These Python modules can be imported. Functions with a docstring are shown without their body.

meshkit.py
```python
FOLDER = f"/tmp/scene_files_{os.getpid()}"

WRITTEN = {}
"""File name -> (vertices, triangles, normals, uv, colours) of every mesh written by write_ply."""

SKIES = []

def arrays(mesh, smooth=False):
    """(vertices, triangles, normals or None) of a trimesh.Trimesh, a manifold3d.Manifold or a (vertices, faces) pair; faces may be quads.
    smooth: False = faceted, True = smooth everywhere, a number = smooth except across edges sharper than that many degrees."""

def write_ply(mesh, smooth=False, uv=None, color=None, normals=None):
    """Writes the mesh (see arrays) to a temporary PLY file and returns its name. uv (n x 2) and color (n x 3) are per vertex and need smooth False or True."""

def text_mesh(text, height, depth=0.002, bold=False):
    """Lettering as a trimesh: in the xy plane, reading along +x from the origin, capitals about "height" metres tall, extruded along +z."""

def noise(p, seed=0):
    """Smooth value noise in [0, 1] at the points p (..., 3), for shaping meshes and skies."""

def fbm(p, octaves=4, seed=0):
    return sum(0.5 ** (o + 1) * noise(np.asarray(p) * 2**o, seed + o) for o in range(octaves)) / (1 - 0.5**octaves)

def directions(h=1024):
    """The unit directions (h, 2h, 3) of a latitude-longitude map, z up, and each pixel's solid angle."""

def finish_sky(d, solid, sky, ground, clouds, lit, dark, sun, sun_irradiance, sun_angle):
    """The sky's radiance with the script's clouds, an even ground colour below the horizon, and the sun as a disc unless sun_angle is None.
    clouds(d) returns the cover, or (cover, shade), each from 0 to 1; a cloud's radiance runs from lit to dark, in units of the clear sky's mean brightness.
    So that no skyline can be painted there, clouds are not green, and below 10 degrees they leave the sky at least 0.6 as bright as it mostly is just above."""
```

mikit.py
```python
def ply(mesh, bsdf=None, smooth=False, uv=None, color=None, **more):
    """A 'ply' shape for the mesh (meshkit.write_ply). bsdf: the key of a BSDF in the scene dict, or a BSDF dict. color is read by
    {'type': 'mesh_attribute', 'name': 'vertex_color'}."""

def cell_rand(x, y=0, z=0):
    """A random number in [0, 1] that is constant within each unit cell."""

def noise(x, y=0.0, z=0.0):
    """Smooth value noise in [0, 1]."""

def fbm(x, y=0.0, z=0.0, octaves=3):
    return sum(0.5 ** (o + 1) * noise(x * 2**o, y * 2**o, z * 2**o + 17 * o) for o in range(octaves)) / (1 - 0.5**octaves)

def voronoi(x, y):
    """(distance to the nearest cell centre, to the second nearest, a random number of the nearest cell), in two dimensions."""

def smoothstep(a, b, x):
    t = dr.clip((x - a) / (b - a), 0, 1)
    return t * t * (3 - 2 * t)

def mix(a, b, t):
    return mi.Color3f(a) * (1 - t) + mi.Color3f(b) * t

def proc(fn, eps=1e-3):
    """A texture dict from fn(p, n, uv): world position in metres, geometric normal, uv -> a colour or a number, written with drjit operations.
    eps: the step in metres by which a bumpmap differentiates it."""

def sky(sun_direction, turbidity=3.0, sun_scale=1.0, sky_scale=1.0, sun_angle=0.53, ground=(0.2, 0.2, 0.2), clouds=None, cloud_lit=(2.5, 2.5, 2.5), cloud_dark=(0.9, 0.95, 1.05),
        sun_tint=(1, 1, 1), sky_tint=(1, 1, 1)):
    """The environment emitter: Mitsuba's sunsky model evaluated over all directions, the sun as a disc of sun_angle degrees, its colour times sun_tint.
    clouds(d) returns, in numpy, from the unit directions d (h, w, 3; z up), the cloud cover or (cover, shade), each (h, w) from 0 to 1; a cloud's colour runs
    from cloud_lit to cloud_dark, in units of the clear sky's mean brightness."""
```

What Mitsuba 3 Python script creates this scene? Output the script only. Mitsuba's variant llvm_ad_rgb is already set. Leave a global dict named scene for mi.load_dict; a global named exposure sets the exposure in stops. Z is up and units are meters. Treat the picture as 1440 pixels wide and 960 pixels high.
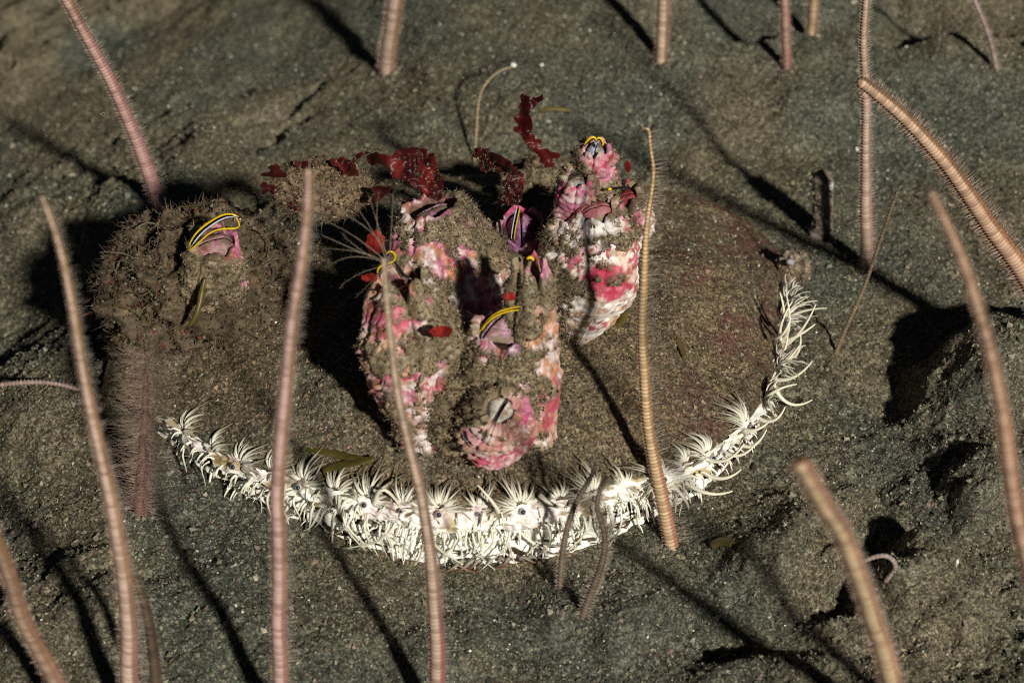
import math
import numpy as np, trimesh, mitsuba as mi, drjit as dr
from scipy.interpolate import CubicSpline, PchipInterpolator
from scipy.spatial import Delaunay, cKDTree
from scipy.ndimage import map_coordinates, gaussian_filter
import shapely
from shapely.geometry import Polygon, Point
import mikit, meshkit
from mikit import proc, ply

T4 = mi.ScalarTransform4f
scene, labels = {}, {}
scene['type'] = 'scene'

# ------------------------------------------------------------------ camera, light, exposure
PITCH, DIST, K = math.radians(38.0), 0.40, 0.0003          # true scale: the shell is about 12 cm across
CP, SP = math.cos(PITCH), math.sin(PITCH)
CAM = np.array([0, -DIST * CP, DIST * SP])
scene['camera'] = {
    'type': 'thinlens', 'fov': math.degrees(2 * math.atan(720 * K)), 'fov_axis': 'x',
    'aperture_radius': 0.0014, 'focus_distance': 0.370, 'near_clip': 0.01, 'far_clip': 60.0,
    'to_world': T4().look_at(origin=CAM.tolist(), target=[0, 0, 0], up=[0, 0, 1]),
    'film': {'type': 'hdrfilm', 'width': 1024, 'height': 682}, 'sampler': {'type': 'independent', 'sample_count': 64}}
scene['sky'] = mikit.sky((0.39, -0.745, 0.545), turbidity=3, sun_scale=1.0, sky_scale=0.06, sun_angle=2.6, ground=(.05, .05, .045), sun_tint=(0.85, 1.0, 1.22))
exposure = 1.85

F3, R3, U3 = np.array([0, CP, -SP]), np.array([1.0, 0, 0]), np.array([0, SP, CP])


def ray(px, py):
    px, py = np.asarray(px, float), np.asarray(py, float)
    return F3 + ((px - 720) * K)[..., None] * R3 + ((480 - py) * K)[..., None] * U3


def G(px, py, z=0.0):
    """The point at height z seen at a pixel of the photograph."""
    d = ray(px, py)
    t = (np.asarray(z) - CAM[2]) / d[..., 2]
    return CAM + d * np.asarray(t)[..., None]


def at(px, py, Y):
    d = ray(px, py)
    t = (np.asarray(Y, float) - CAM[1]) / d[..., 1]
    return CAM + d * np.asarray(t)[..., None]


def unit(v):
    v = np.asarray(v, float)
    return v / np.maximum(np.linalg.norm(v, axis=-1, keepdims=True), 1e-12)


def sm(a, b, x):
    t = np.clip((x - a) / (b - a), 0, 1)
    return t * t * (3 - 2 * t)


def lerp(a, b, t):
    return np.asarray(a) * (1 - t) + np.asarray(b) * t


def fb(p, f, oct=4, seed=0):
    return meshkit.fbm(np.asarray(p) * f, oct, seed) - 0.5


# ------------------------------------------------------------------ scene helpers
def numbered(name):
    if name not in used:
        used.add(name)
        return name
    k = 1
    while f'{name}_{k:03d}' in used:
        k += 1
    used.add(f'{name}_{k:03d}')
    return f'{name}_{k:03d}'


used = set()


def thing(name, label, category, group=None):
    key = numbered(name)
    labels[key] = {'label': label, 'category': category}
    if group:
        labels[key]['group'] = group
    return key


def obj(name, shape, parent=None, kind=None, label=None):
    key = numbered(parent + '__' + name if parent else name)
    scene[key] = shape
    if kind or label:
        labels[key] = {}
        if kind:
            labels[key]['kind'] = kind
        if label:
            labels[key]['label'] = label
    return key


def grid_faces(n, m, wrap=False):
    """Triangles of an n x m vertex grid; wrap closes the second direction."""
    i, j = np.meshgrid(np.arange(n - 1), np.arange(m if wrap else m - 1), indexing='ij')
    a, b = i * m + j, i * m + (j + 1) % m
    c, d = a + m, b + m
    q = np.stack([a, b, d, c], -1).reshape(-1, 4)
    return np.vstack([q[:, [0, 1, 2]], q[:, [0, 2, 3]]])


def join(parts):
    V, F, C, o = [], [], [], 0
    for v, f, c in parts:
        V.append(v); F.append(f + o); C.append(np.broadcast_to(c, v.shape)); o += len(v)
    return np.vstack(V), np.vstack(F), np.vstack(C)


def shape(v, f, bsdf, smooth=True, color=None):
    return ply(trimesh.Trimesh(v, f, process=False), bsdf, smooth=smooth, color=None if color is None else np.clip(np.broadcast_to(color, v.shape), 0.002, 0.95))


def spline(pts, n):
    pts = np.asarray(pts, float)
    if len(pts) == 2:
        return pts[0] + (pts[1] - pts[0]) * np.linspace(0, 1, n)[:, None]
    s = np.r_[0, np.cumsum(np.linalg.norm(np.diff(pts, axis=0), axis=1))]
    fine = CubicSpline(s, pts, axis=0)(np.linspace(0, s[-1], 400))
    q = np.r_[0, np.cumsum(np.linalg.norm(np.diff(fine, axis=0), axis=1))]
    u = np.linspace(0, q[-1], n)
    return np.stack([np.interp(u, q, fine[:, k]) for k in range(3)], -1)


def frames(p, ref):
    t = unit(np.gradient(p, axis=0))
    a = unit(np.cross(t, ref))
    b = np.cross(a, t)
    return t, a, b


def tube(p, r, sides=8, ref=(0, -1, 0.3), cap=True):
    """(vertices, faces) round the polyline p with the radii r, closed by points at both ends."""
    t, a, b = frames(p, np.asarray(ref, float))
    ph = np.arange(sides) / sides * 2 * np.pi
    v = p[:, None] + np.broadcast_to(r, (len(p),))[:, None, None] * (np.cos(ph)[None, :, None] * a[:, None] + np.sin(ph)[None, :, None] * b[:, None])
    n, f = len(p), grid_faces(len(p), sides, True)
    v = v.reshape(-1, 3)
    if cap:
        r = np.broadcast_to(r, (n,))
        v = np.vstack([v, p[0] - t[0] * r[0] * 0.6, p[-1] + t[-1] * r[-1] * 0.9])
        j = np.arange(sides)
        f = np.vstack([f, np.stack([j, (j + 1) % sides, np.full(sides, n * sides)], -1)[:, ::-1], np.stack([j + (n - 1) * sides, (j + 1) % sides + (n - 1) * sides, np.full(sides, n * sides + 1)], -1)])
    return v, f


def hairs(base, d, length, rad, rng, bend=0.25, seg=3):
    """Many thin three-sided tapered hairs as one (vertices, faces)."""
    n = len(base)
    d = unit(d)
    side = unit(np.cross(d, rng.normal(size=(n, 3))))
    up = np.cross(side, d)
    length, rad = np.broadcast_to(length, (n,)), np.broadcast_to(rad, (n,))
    V = []
    for k in range(seg + 1):
        u = k / seg
        c = base + d * (length * u)[:, None] + side * (length * bend * u * u)[:, None]
        r = rad * (1 - 0.75 * u)
        for j in range(3):
            V.append(c + r[:, None] * (math.cos(j * 2.0944) * side + math.sin(j * 2.0944) * up))
    V = np.stack(V, 1).reshape(n, -1, 3)
    m = V.shape[1]
    f = np.vstack([grid_faces(seg + 1, 3, True), [[3 * seg, 3 * seg + 1, 3 * seg + 2]]])
    return V.reshape(-1, 3), (f[None] + (np.arange(n) * m)[:, None, None]).reshape(-1, 3)


ICO = trimesh.creation.icosahedron()
OCT = (np.array([[1, 0, 0], [-1, 0, 0], [0, 1, 0], [0, -1, 0], [0, 0, 1], [0, 0, -1.0]]), np.array([[0, 2, 4], [2, 1, 4], [1, 3, 4], [3, 0, 4], [2, 0, 5], [1, 2, 5], [3, 1, 5], [0, 3, 5]]))


def crumbs(p, size, rng, ico=False, jitter=0.45, flat=0.6, base=None):
    """Irregular little lumps at the points p, as one (vertices, faces, lump index per vertex)."""
    v0, f0 = base or ((np.array(ICO.vertices), np.array(ICO.faces)) if ico else OCT)
    n, m = len(p), len(v0)
    size = np.broadcast_to(size, (n,))
    v = v0[None] * (1 + jitter * rng.uniform(-1, 1, (n, m, 1))) * rng.uniform(flat, 1.25, (n, 1, 3))
    q = unit(rng.normal(size=(n, 4)))
    w, x, y, z = q.T
    Rm = np.stack([1 - 2 * (y * y + z * z), 2 * (x * y - z * w), 2 * (x * z + y * w), 2 * (x * y + z * w), 1 - 2 * (x * x + z * z), 2 * (y * z - x * w), 2 * (x * z - y * w), 2 * (y * z + x * w), 1 - 2 * (x * x + y * y)], -1).reshape(n, 3, 3)
    v = np.einsum('nij,nmj->nmi', Rm, v) * size[:, None, None] + p[:, None]
    return v.reshape(-1, 3), (f0[None] + (np.arange(n) * m)[:, None, None]).reshape(-1, 3), np.repeat(np.arange(n), m)


# ------------------------------------------------------------------ materials
def vc(rough=0.6, spec=0.35, **more):
    return {'type': 'twosided', 'bsdf': {'type': 'principled', 'base_color': {'type': 'mesh_attribute', 'name': 'vertex_color'}, 'roughness': rough, 'specular': spec, **more}}


def silt_color(base, tint_patch=None):
    def fn(p, n, uv):
        x, y, z = p.x, p.y, p.z
        big = mikit.fbm(x * 45, y * 45, z * 45, 3)
        mid = mikit.fbm(x * 260 + 3, y * 260, z * 260, 3)
        wx, wy, wz = x * 2500 + 1.5 * mikit.noise(y * 1900, z * 1900, x * 900), y * 2500 + 1.5 * mikit.noise(z * 1900, x * 1900, 7), z * 2500 + 1.5 * mikit.noise(x * 1900, y * 1900, 3)
        r = mikit.cell_rand(wx, wy, wz)
        r = 0.65 * r + 0.35 * mikit.noise(wx * 0.7, wy * 0.7, wz * 0.7)
        r2 = mikit.cell_rand(wx * 1.9 + wz * 0.3, wy * 1.9, wz * 1.9 + wy * 0.2)
        g = mikit.mix((base[0] * 0.78, base[1] * 0.88, base[2] * 0.92), (base[0] * 1.26, base[1] * 1.12, base[2] * 0.98), mikit.smoothstep(0.3, 0.7, big))
        g = g * (0.55 + 0.90 * mid)
        g = g * (0.22 + 0.75 * r + 1.5 * r * r * r) * (0.5 + 1.0 * r2)
        hue = mikit.cell_rand(mi.Float(r * 977.0), mi.Float(r2 * 613.0), 5)
        g = g * mikit.mix((1.12, 0.98, 0.82), (0.90, 1.0, 1.14), hue)
        pale = mikit.smoothstep(0.975, 0.99, r2)
        g = mikit.mix(g, (0.30, 0.27, 0.21), pale * 0.75)
        dark = mikit.smoothstep(0.08, 0.04, r) * 0.6
        g = g * (1 - dark)
        if tint_patch:
            g = tint_patch(g, x, y, z)
        return g
    return fn


def red_film(g, x, y, z):
    m = mikit.fbm(x * 110 + 9, y * 150, z * 90, 4)
    a = mikit.smoothstep(0.018, 0.034, x) * mikit.smoothstep(0.42, 0.56, m)
    fine = mikit.fbm(x * 900, y * 900, 5, 2)
    return mikit.mix(g, (0.085, 0.020, 0.026), a * 0.62 * mikit.smoothstep(0.25, 0.55, fine))


SILT = (0.104, 0.102, 0.080)
scene['m_seabed'] = {'type': 'twosided', 'bsdf': {'type': 'principled', 'base_color': proc(silt_color(SILT)), 'roughness': 0.75, 'specular': 0.25}}
scene['m_shell_silt'] = {'type': 'twosided', 'bsdf': {'type': 'principled', 'base_color': proc(silt_color((0.118, 0.102, 0.072), red_film)), 'roughness': 0.75, 'specular': 0.25}}
scene['m_dull'] = vc(0.75, 0.25)
scene['m_skin'] = vc(0.45, 0.45)
scene['m_shell'] = vc(0.5, 0.4)
scene['m_glossy'] = vc(0.22, 0.6)
scene['m_alga'] = {'type': 'twosided', 'bsdf': {'type': 'principled', 'base_color': {'type': 'mesh_attribute', 'name': 'vertex_color'}, 'roughness': 0.42, 'specular': 0.35}}

# ------------------------------------------------------------------ the scallop's outline, worked out first because the seabed closes up to it
rim_px = np.array([(150, 545), (200, 566), (255, 592), (330, 636), (430, 667), (520, 690), (640, 703), (740, 698), (830, 683), (930, 655), (985, 632), (1046, 585), (1083, 515), (1092, 450), (1102, 398)], float)
rim_z = np.array([5.0, 6.0, 7.5, 9.0, 10.5, 11.5, 12, 12, 11.5, 10.5, 9.5, 8.5, 7.0, 6.0, 5.0]) * 1e-3
rim_gape = np.array([2.0, 3.5, 6.0, 7.5, 9.5, 11.0, 12.5, 12.5, 11.5, 9.5, 8.0, 6.0, 4.0, 3.0, 2.0]) * 1e-3
rim_w = G(rim_px[:, 0], rim_px[:, 1], rim_z)
SC = G(640, 490, 0.014)[:2]
th = np.unwrap(np.arctan2(rim_w[:, 1] - SC[1], rim_w[:, 0] - SC[0]))
rr = np.hypot(rim_w[:, 0] - SC[0], rim_w[:, 1] - SC[1])
back = G(np.array([1075, 1000, 880, 700, 500, 330, 210]), np.array([340, 290, 262, 250, 262, 310, 420]), 0.0)
thb = np.unwrap(np.arctan2(back[:, 1] - SC[1], back[:, 0] - SC[0]))
thb = thb + 2 * np.pi * round((th[-1] - thb[0]) / (2 * np.pi))
rb = np.hypot(back[:, 0] - SC[0], back[:, 1] - SC[1])
TH = np.r_[th, thb, th[0] + 2 * np.pi]
RR = PchipInterpolator(TH, np.r_[rr, rb, rr[0]])
RZ = PchipInterpolator(TH, np.r_[rim_z, np.full(7, 0.0005), rim_z[0]])
RG = PchipInterpolator(TH, np.r_[rim_gape, np.zeros(7) + 0.001, rim_gape[0]])


def polar(x, y):
    a = np.arctan2(y - SC[1], x - SC[0])
    a = TH[0] + np.mod(a - TH[0], 2 * np.pi)
    return a, np.hypot(x - SC[0], y - SC[1]) / RR(a)


ZC = 0.0205


def dome(x, y):
    a, q = polar(x, y)
    return RZ(a) + (ZC - RZ(a)) * (1 - np.clip(q, 0, 1) ** 2.2)


def on_dome(px, py):
    z = 0.015
    for _ in range(12):
        p = G(px, py, z)
        z = float(dome(p[0], p[1]))
    return G(px, py, z)


# ------------------------------------------------------------------ seabed
def seabed_height(x, y, fine=True):
    a, q = polar(x, y)
    d = (q - 1) * RR(a)                                     # metres outside the rim
    P = np.stack([x, y, np.zeros_like(x)], -1)
    h = 0.010 * fb(P, 22, 3, 11) + 0.0048 * fb(P, 70, 3, 5)
    h0 = 0.20 * np.clip(y - 0.050, 0, .09) * sm(-0.05, -0.01, x)
    far = np.exp(-np.maximum(0, np.hypot(x, y) - 0.27) / 0.3)
    h += -0.36 * np.clip(-x - 0.060, 0, .4) * far - 0.15 * np.clip(y - 0.045, 0, .2) * sm(0.03, -0.05, x) * far
    h += h0 * far
    x0_, y0_ = x, y
    x = x + 0.0042 * fb(P, 130, 3, 141) * 2
    y = y + 0.0042 * fb(P, 130, 3, 142) * 2
    for (ax, ay, bx, by, wd, am) in ((0, 95, 195, 0, 5.0, 5.5), (0, 45, 105, -10, 4.5, 5.0), (60, 105, 270, 0, 4.0, 2.6), (-60, 55, 40, -25, 5.0, 5.0)):
        A, B = G(ax, ay, -0.028)[:2], G(bx, by, -0.028)[:2]
        e = (B - A) / np.hypot(*(B - A))
        dn = ((x - A[0]) * -e[1] + (y - A[1]) * e[0]) / (wd * 1e-3)        # positive towards the upper left
        al = ((x - A[0]) * e[0] + (y - A[1]) * e[1]) / np.hypot(*(B - A))
        h += am * 1e-3 * np.where(dn < 0, np.exp(-(dn / 2.2) ** 2), np.exp(-(dn / 0.45) ** 2)) * sm(-0.9, -0.2, al) * sm(1.6, 0.9, al) * 1.3

    def bump(px, py, rx, ry, hh, rot=0.0, pw=2.0):
        c = G(px, py)
        u, v = x - c[0], y - c[1]
        cr, sr = math.cos(rot), math.sin(rot)
        u, v = (u * cr + v * sr) / (rx * 1e-3), (-u * sr + v * cr) / (ry * 1e-3)
        return hh * 1e-3 * np.exp(-(u * u + v * v) ** (pw / 2))

    h += bump(1405, 545, 15, 10, 13, 0.5, 3.5) + bump(1450, 650, 16, 14, 6)
    h += bump(1270, 560, 9, 8, -4)
    h += bump(1075, 765, 11, 9, 9.0, 0, 4.5) + bump(840, 850, 13, 7, 9.0, -0.2, 4.5) + bump(1300, 835, 9, 8, 9, 0, 4.5) + bump(470, 790, 13, 8, 5.5, 0, 4) + bump(640, 900, 9, 6, 5, 0.2, 4) + bump(1180, 720, 5, 4, 4, 0, 3) + bump(1390, 720, 6, 5, 5, 0.3, 4)
    h += bump(985, 730, 5, 7, -3.5) + bump(930, 745, 9, 7, -2) + bump(690, 790, 16, 5, -1.8)
    h += bump(318, 735, 5, 6, -7, 0.3, 3) + bump(262, 742, 3, 3.5, -4, 0, 3) + bump(385, 690, 6, 5, 2.5, 0, 3)
    h += bump(1190, 840, 8, 4, -6, 0.4) + bump(1000, 880, 8, 4, -4, -.4) + bump(700, 850, 9, 5, -3.5) + bump(1060, 880, 14, 4, -4, -0.5)
    h += bump(120, 880, 25, 12, 4) + bump(420, 890, 14, 9, 3)
    h += bump(90, 560, 15, 13, 4.5) + bump(60, 400, 16, 14, -5) + bump(30, 250, 24, 12, 4)
    # the low step that runs across the right background
    step = G(np.array([940, 1440]), np.array([100, 108]))
    yl = step[0, 1] + (x - step[0, 0]) * (step[1, 1] - step[0, 1]) / (step[1, 0] - step[0, 0]) + 0.006 * fb(P, 60, 2, 8)
    h += -0.0055 * sm(0, 0.006, y - yl) * sm(G(900, 100)[0], G(1010, 100)[0], x)
    # rills in the upper left background
    for (ax, ay, bx, by, w, dep) in ((330, 140, 470, 60, 2.2, 2.6), (350, 190, 420, 120, 1.8, 2.4), (400, 150, 360, 200, 1.5, 2.0), (150, 120, 330, 60, 2.5, 1.6), (560, 60, 470, 20, 2.0, 1.2), (1250, 30, 1330, 90, 2, 1.5)):
        A, B = G(ax, ay)[:2], G(bx, by)[:2]
        ux, uy = x - A[0], y - A[1]
        L = np.hypot(*(B - A)); e = (B - A) / L
        s = np.clip(ux * e[0] + uy * e[1], 0, L)
        dd = np.hypot(ux - s * e[0], uy - s * e[1]) + 0.0025 * fb(P, 180, 3, 21)
        h += -1.1 * dep * 1e-3 * np.exp(-(dd / (w * 1e-3)) ** 2)
    x, y = x0_, y0_
    # close up to the scallop: the silt lies against the lower rim and passes below the shell
    tgt = RZ(a) - RG(a) - 0.0006
    lip = 0.0004 * fb(P, 300, 3, 2) * 2
    h = lerp(tgt + lip, h, sm(0.000, 0.030, d))
    h = np.where(d < 0, lerp(h, np.minimum(h, RZ(a) - 0.012), sm(0, -0.006, d)), h)
    if fine:
        P = np.stack([x, y, h], -1)
        crumb = 0.8 * sm(0.02, 0.25, fb(P, 28, 3, 31))           # some areas are smooth, others crumbly
        right = sm(0.02, 0.05, x) * sm(0.02, -0.02, y)
        left = sm(-0.055, -0.08, x)
        crumb = np.clip(crumb + 0.6 * right + 0.5 * left, 0, 1.2)
        r1 = 1 - np.abs(2 * meshkit.fbm(P * 330, 3, 41) - 1) * 2
        h = h + 0.0018 * fb(P, 120, 2, 49) * sm(0.0, 0.006, d)
        h = h + (0.35 + crumb) * 0.0022 * fb(P, 240, 3, 51) + crumb * 0.0005 * r1
        h = h + (0.5 + 0.7 * crumb) * 0.0013 * fb(P, 950, 3, 61) + 0.0005 * fb(P, 2400, 1, 62)
    return h


X0, X1, Y0, Y1 = -0.170, 0.130, -0.10, 0.225
gx, gy = np.meshgrid(np.linspace(X0, X1, 850), np.r_[np.linspace(Y0, 0.075, 520), np.linspace(0.0754, Y1, 220)], indexing='ij')
gz = seabed_height(gx, gy)
# the ground goes on beyond the fine sheet: rings of the same grid widening to the horizon
edge = np.array([0.0, .02, .06, .14, .3, .8, 2, 5, 15, 40])
ex = np.r_[(X0 - edge[1:])[::-1], np.linspace(X0, X1, 60), X1 + edge[1:]]
ey = np.r_[(Y0 - edge[1:])[::-1], np.linspace(Y0, Y1, 60), Y1 + edge[1:]]
cx, cy = np.meshgrid(ex, ey, indexing='ij')
fade = np.exp(-np.maximum(0, np.maximum(np.maximum(X0 - cx, cx - X1), np.maximum(Y0 - cy, cy - Y1))) / 0.3)
cz = seabed_height(cx, cy, False) * fade
inside = (cx > X0 + .001) & (cx < X1 - .001) & (cy > Y0 + .001) & (cy < Y1 - .001)
cz = np.where(inside, cz - 0.03, cz)
v1 = np.stack([gx, gy, gz], -1).reshape(-1, 3)
v2 = np.stack([cx, cy, cz], -1).reshape(-1, 3)
f1, f2 = grid_faces(*gx.shape), grid_faces(*cx.shape)
fi = f2[~inside.reshape(-1)[f2].all(1)]
obj('seabed', shape(np.vstack([v1, v2]), np.vstack([f1, fi + len(v1)]), 'm_seabed'), kind='structure')
SEABED = (gx[:, 0], gy[0], gz)
from scipy.interpolate import RegularGridInterpolator
ground = RegularGridInterpolator((gx[:, 0], gy[0]), gz, bounds_error=False, fill_value=0.0)


def on_ground(px, py):
    z = 0.0
    for _ in range(14):
        p = G(px, py, z)
        z = 0.5 * z + 0.5 * float(ground(p[:2])[0])
    return G(px, py, z)


def silt_tones(n, rng, warm=0.0):
    b = (0.3 + 1.9 * rng.random((n, 1)) ** 1.7) * np.array([0.118 + 0.03 * warm, 0.111, 0.084 - 0.006 * warm]) * rng.uniform(0.85, 1.15, (n, 3))
    pale = rng.random((n, 1)) < 0.06
    return np.where(pale, np.array([0.34, 0.31, 0.25]) * rng.uniform(.6, 1.2, (n, 1)), b)


rng = np.random.default_rng(3)
# loose grains and crumbs over the seabed, and bright quartz and mica grains
TET = (np.array([[1, 1, 1], [1, -1, -1], [-1, 1, -1], [-1, -1, 1.0]]) * 0.75, np.array([[0, 1, 2], [0, 3, 1], [0, 2, 3], [1, 3, 2]]))
for n, s0, s1, pw, base_ in ((120000, 0.00007, 0.00022, 2.0, TET), (17000, 0.00016, 0.00050, 3.5, OCT)):
    p = G(rng.uniform(-20, 1460, n), rng.uniform(-20, 985, n))[:, :2]
    a, q = polar(p[:, 0], p[:, 1])
    p = p[(q > 1.01)]
    p = np.c_[p, ground(p)]
    size = s0 + s1 * rng.random(len(p)) ** pw
    v, f, k = crumbs(p + [0, 0, 0.00004], size, rng, base=base_)
    key = 'sand_grain' if base_ is TET else 'silt_crumb'
    obj(key, shape(v, f, 'm_dull', False, silt_tones(len(p), rng)[k]), kind='stuff')
labels['sand_grain'].update(label='loose sand grains strewn over the silty seabed', category='sand')
labels['silt_crumb'].update(label='larger crumbs of silt and grit strewn over the seabed', category='grit')
n = 5200
px = np.c_[rng.uniform(-0.12, 0.12, n), rng.uniform(-0.095, 0.13, n)]
a, q = polar(px[:, 0], px[:, 1])
px = np.c_[px, np.where(q < 0.98, dome(px[:, 0], px[:, 1]) + 0.0002, ground(px) + 0.0001)]
v, f, k = crumbs(px, 0.00007 + 0.00020 * rng.random(n) ** 4, rng)
obj('white_grain', shape(v, f, 'm_glossy', False, np.array([0.85, 0.84, 0.8]) * rng.uniform(.5, 1, (n, 1))[k]), kind='stuff')
labels['white_grain'].update(label='tiny bright white mineral grains scattered over seabed and shell', category='sand')

# ------------------------------------------------------------------ the scallop
scallop = thing('scallop', 'large buried scallop under silt, its white frilled gape facing the camera', 'scallop')
na, nq = 860, 170
A = np.linspace(TH[0], TH[0] + 2 * np.pi, na, endpoint=False)
Q = np.r_[np.linspace(0, 1, nq - 8), 1.006, 1.012, 1.016, 1.018, 1.016, 1.010, 1.0, 0.985]
drop = np.r_[np.zeros(nq - 8), 0.08, 0.25, 0.5, 0.8, 1.1, 1.4, 1.7, 2.0] * 1e-3
aa, qq = np.meshgrid(A, Q, indexing='ij')
R_ = RR(aa) * qq
X, Y = SC[0] + R_ * np.cos(aa), SC[1] + R_ * np.sin(aa)
P = np.stack([X, Y, 0 * X], -1)
inn = sm(1.0, 0.93, qq)
Z = RZ(aa) + (ZC - RZ(aa)) * (1 - np.clip(qq, 0, 1) ** 2.2) - drop
Z += inn * (0.0042 * fb(P, 60, 3, 71) + 0.0015 * fb(P, 220, 3, 72)) + (0.35 + 0.65 * inn) * (0.0008 * fb(P, 900, 3, 73) + 0.0005 * fb(P, 420, 2, 74))
rough = sm(0.015, -0.045, X) * sm(-0.01, 0.03, Y)            # rougher towards the left back
Z += rough * 0.0022 * fb(P, 320, 3, 75)
vv = np.stack([X, Y, Z], 2)
vt = vv.transpose(1, 0, 2).reshape(-1, 3)
obj('upper_shell', shape(vt, grid_faces(nq, na, True), 'm_shell_silt'), scallop, label='silt covered upper shell with dark red film on its right half')
n = 42000
w = np.sqrt(rng.random(n)) * 0.985
t = rng.uniform(TH[0], TH[0] + 2 * np.pi, n)
p = np.stack([SC[0] + w * RR(t) * np.cos(t), SC[1] + w * RR(t) * np.sin(t)], -1)
p = np.c_[p, map_coordinates(Z, [np.mod(t - TH[0], 2 * np.pi) / (2 * np.pi) * na, w * (nq - 9)], order=1, mode='nearest')]
v, f, k = crumbs(p, 0.00007 + 0.00030 * rng.random(n) ** 3.5, rng, base=TET)
obj('silt_grains', shape(v, f, 'm_dull', False, silt_tones(n, rng, 1)[k]), scallop, 'stuff')

# mantle: an upper fleshy fold and, below the gape line, the mottled lower curtain
SA = np.linspace(TH[1] + 0.05, TH[14], 900)
Ux, Uy, Uz = SC[0] + RR(SA) * np.cos(SA), SC[1] + RR(SA) * np.sin(SA), RZ(SA)
OUT = np.stack([np.cos(SA), np.sin(SA), 0 * SA], -1)
RIM = np.stack([Ux, Uy, Uz], -1)
GAP = RG(SA)


def band(t0, t1, m, prof, seed, amp):
    t = np.linspace(t0, t1, m)
    p = RIM[:, None] - np.array([0, 0, 1.0]) * (GAP[:, None] * t[None])[..., None] + OUT[:, None] * prof(t)[None, :, None] * sm(0.0, 0.010, GAP)[:, None, None]
    s = np.broadcast_to((SA * RR(0.5 * (TH[6] + TH[7])))[:, None], p.shape[:2])
    q = np.stack([s * 1.0, np.broadcast_to(t[None], s.shape) * 0.010, 0 * s + seed], -1)
    w = amp * (fb(q * [1, 1.6, 1], 420, 3, seed) + 0.6 * fb(q * [0.6, 2, 1], 1100, 2, seed + 1))
    return p + OUT[:, None] * w[..., None] + np.array([0, 0, 1.0]) * (0.7 * amp * fb(q, 500, 2, seed + 2))[..., None], q


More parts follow.
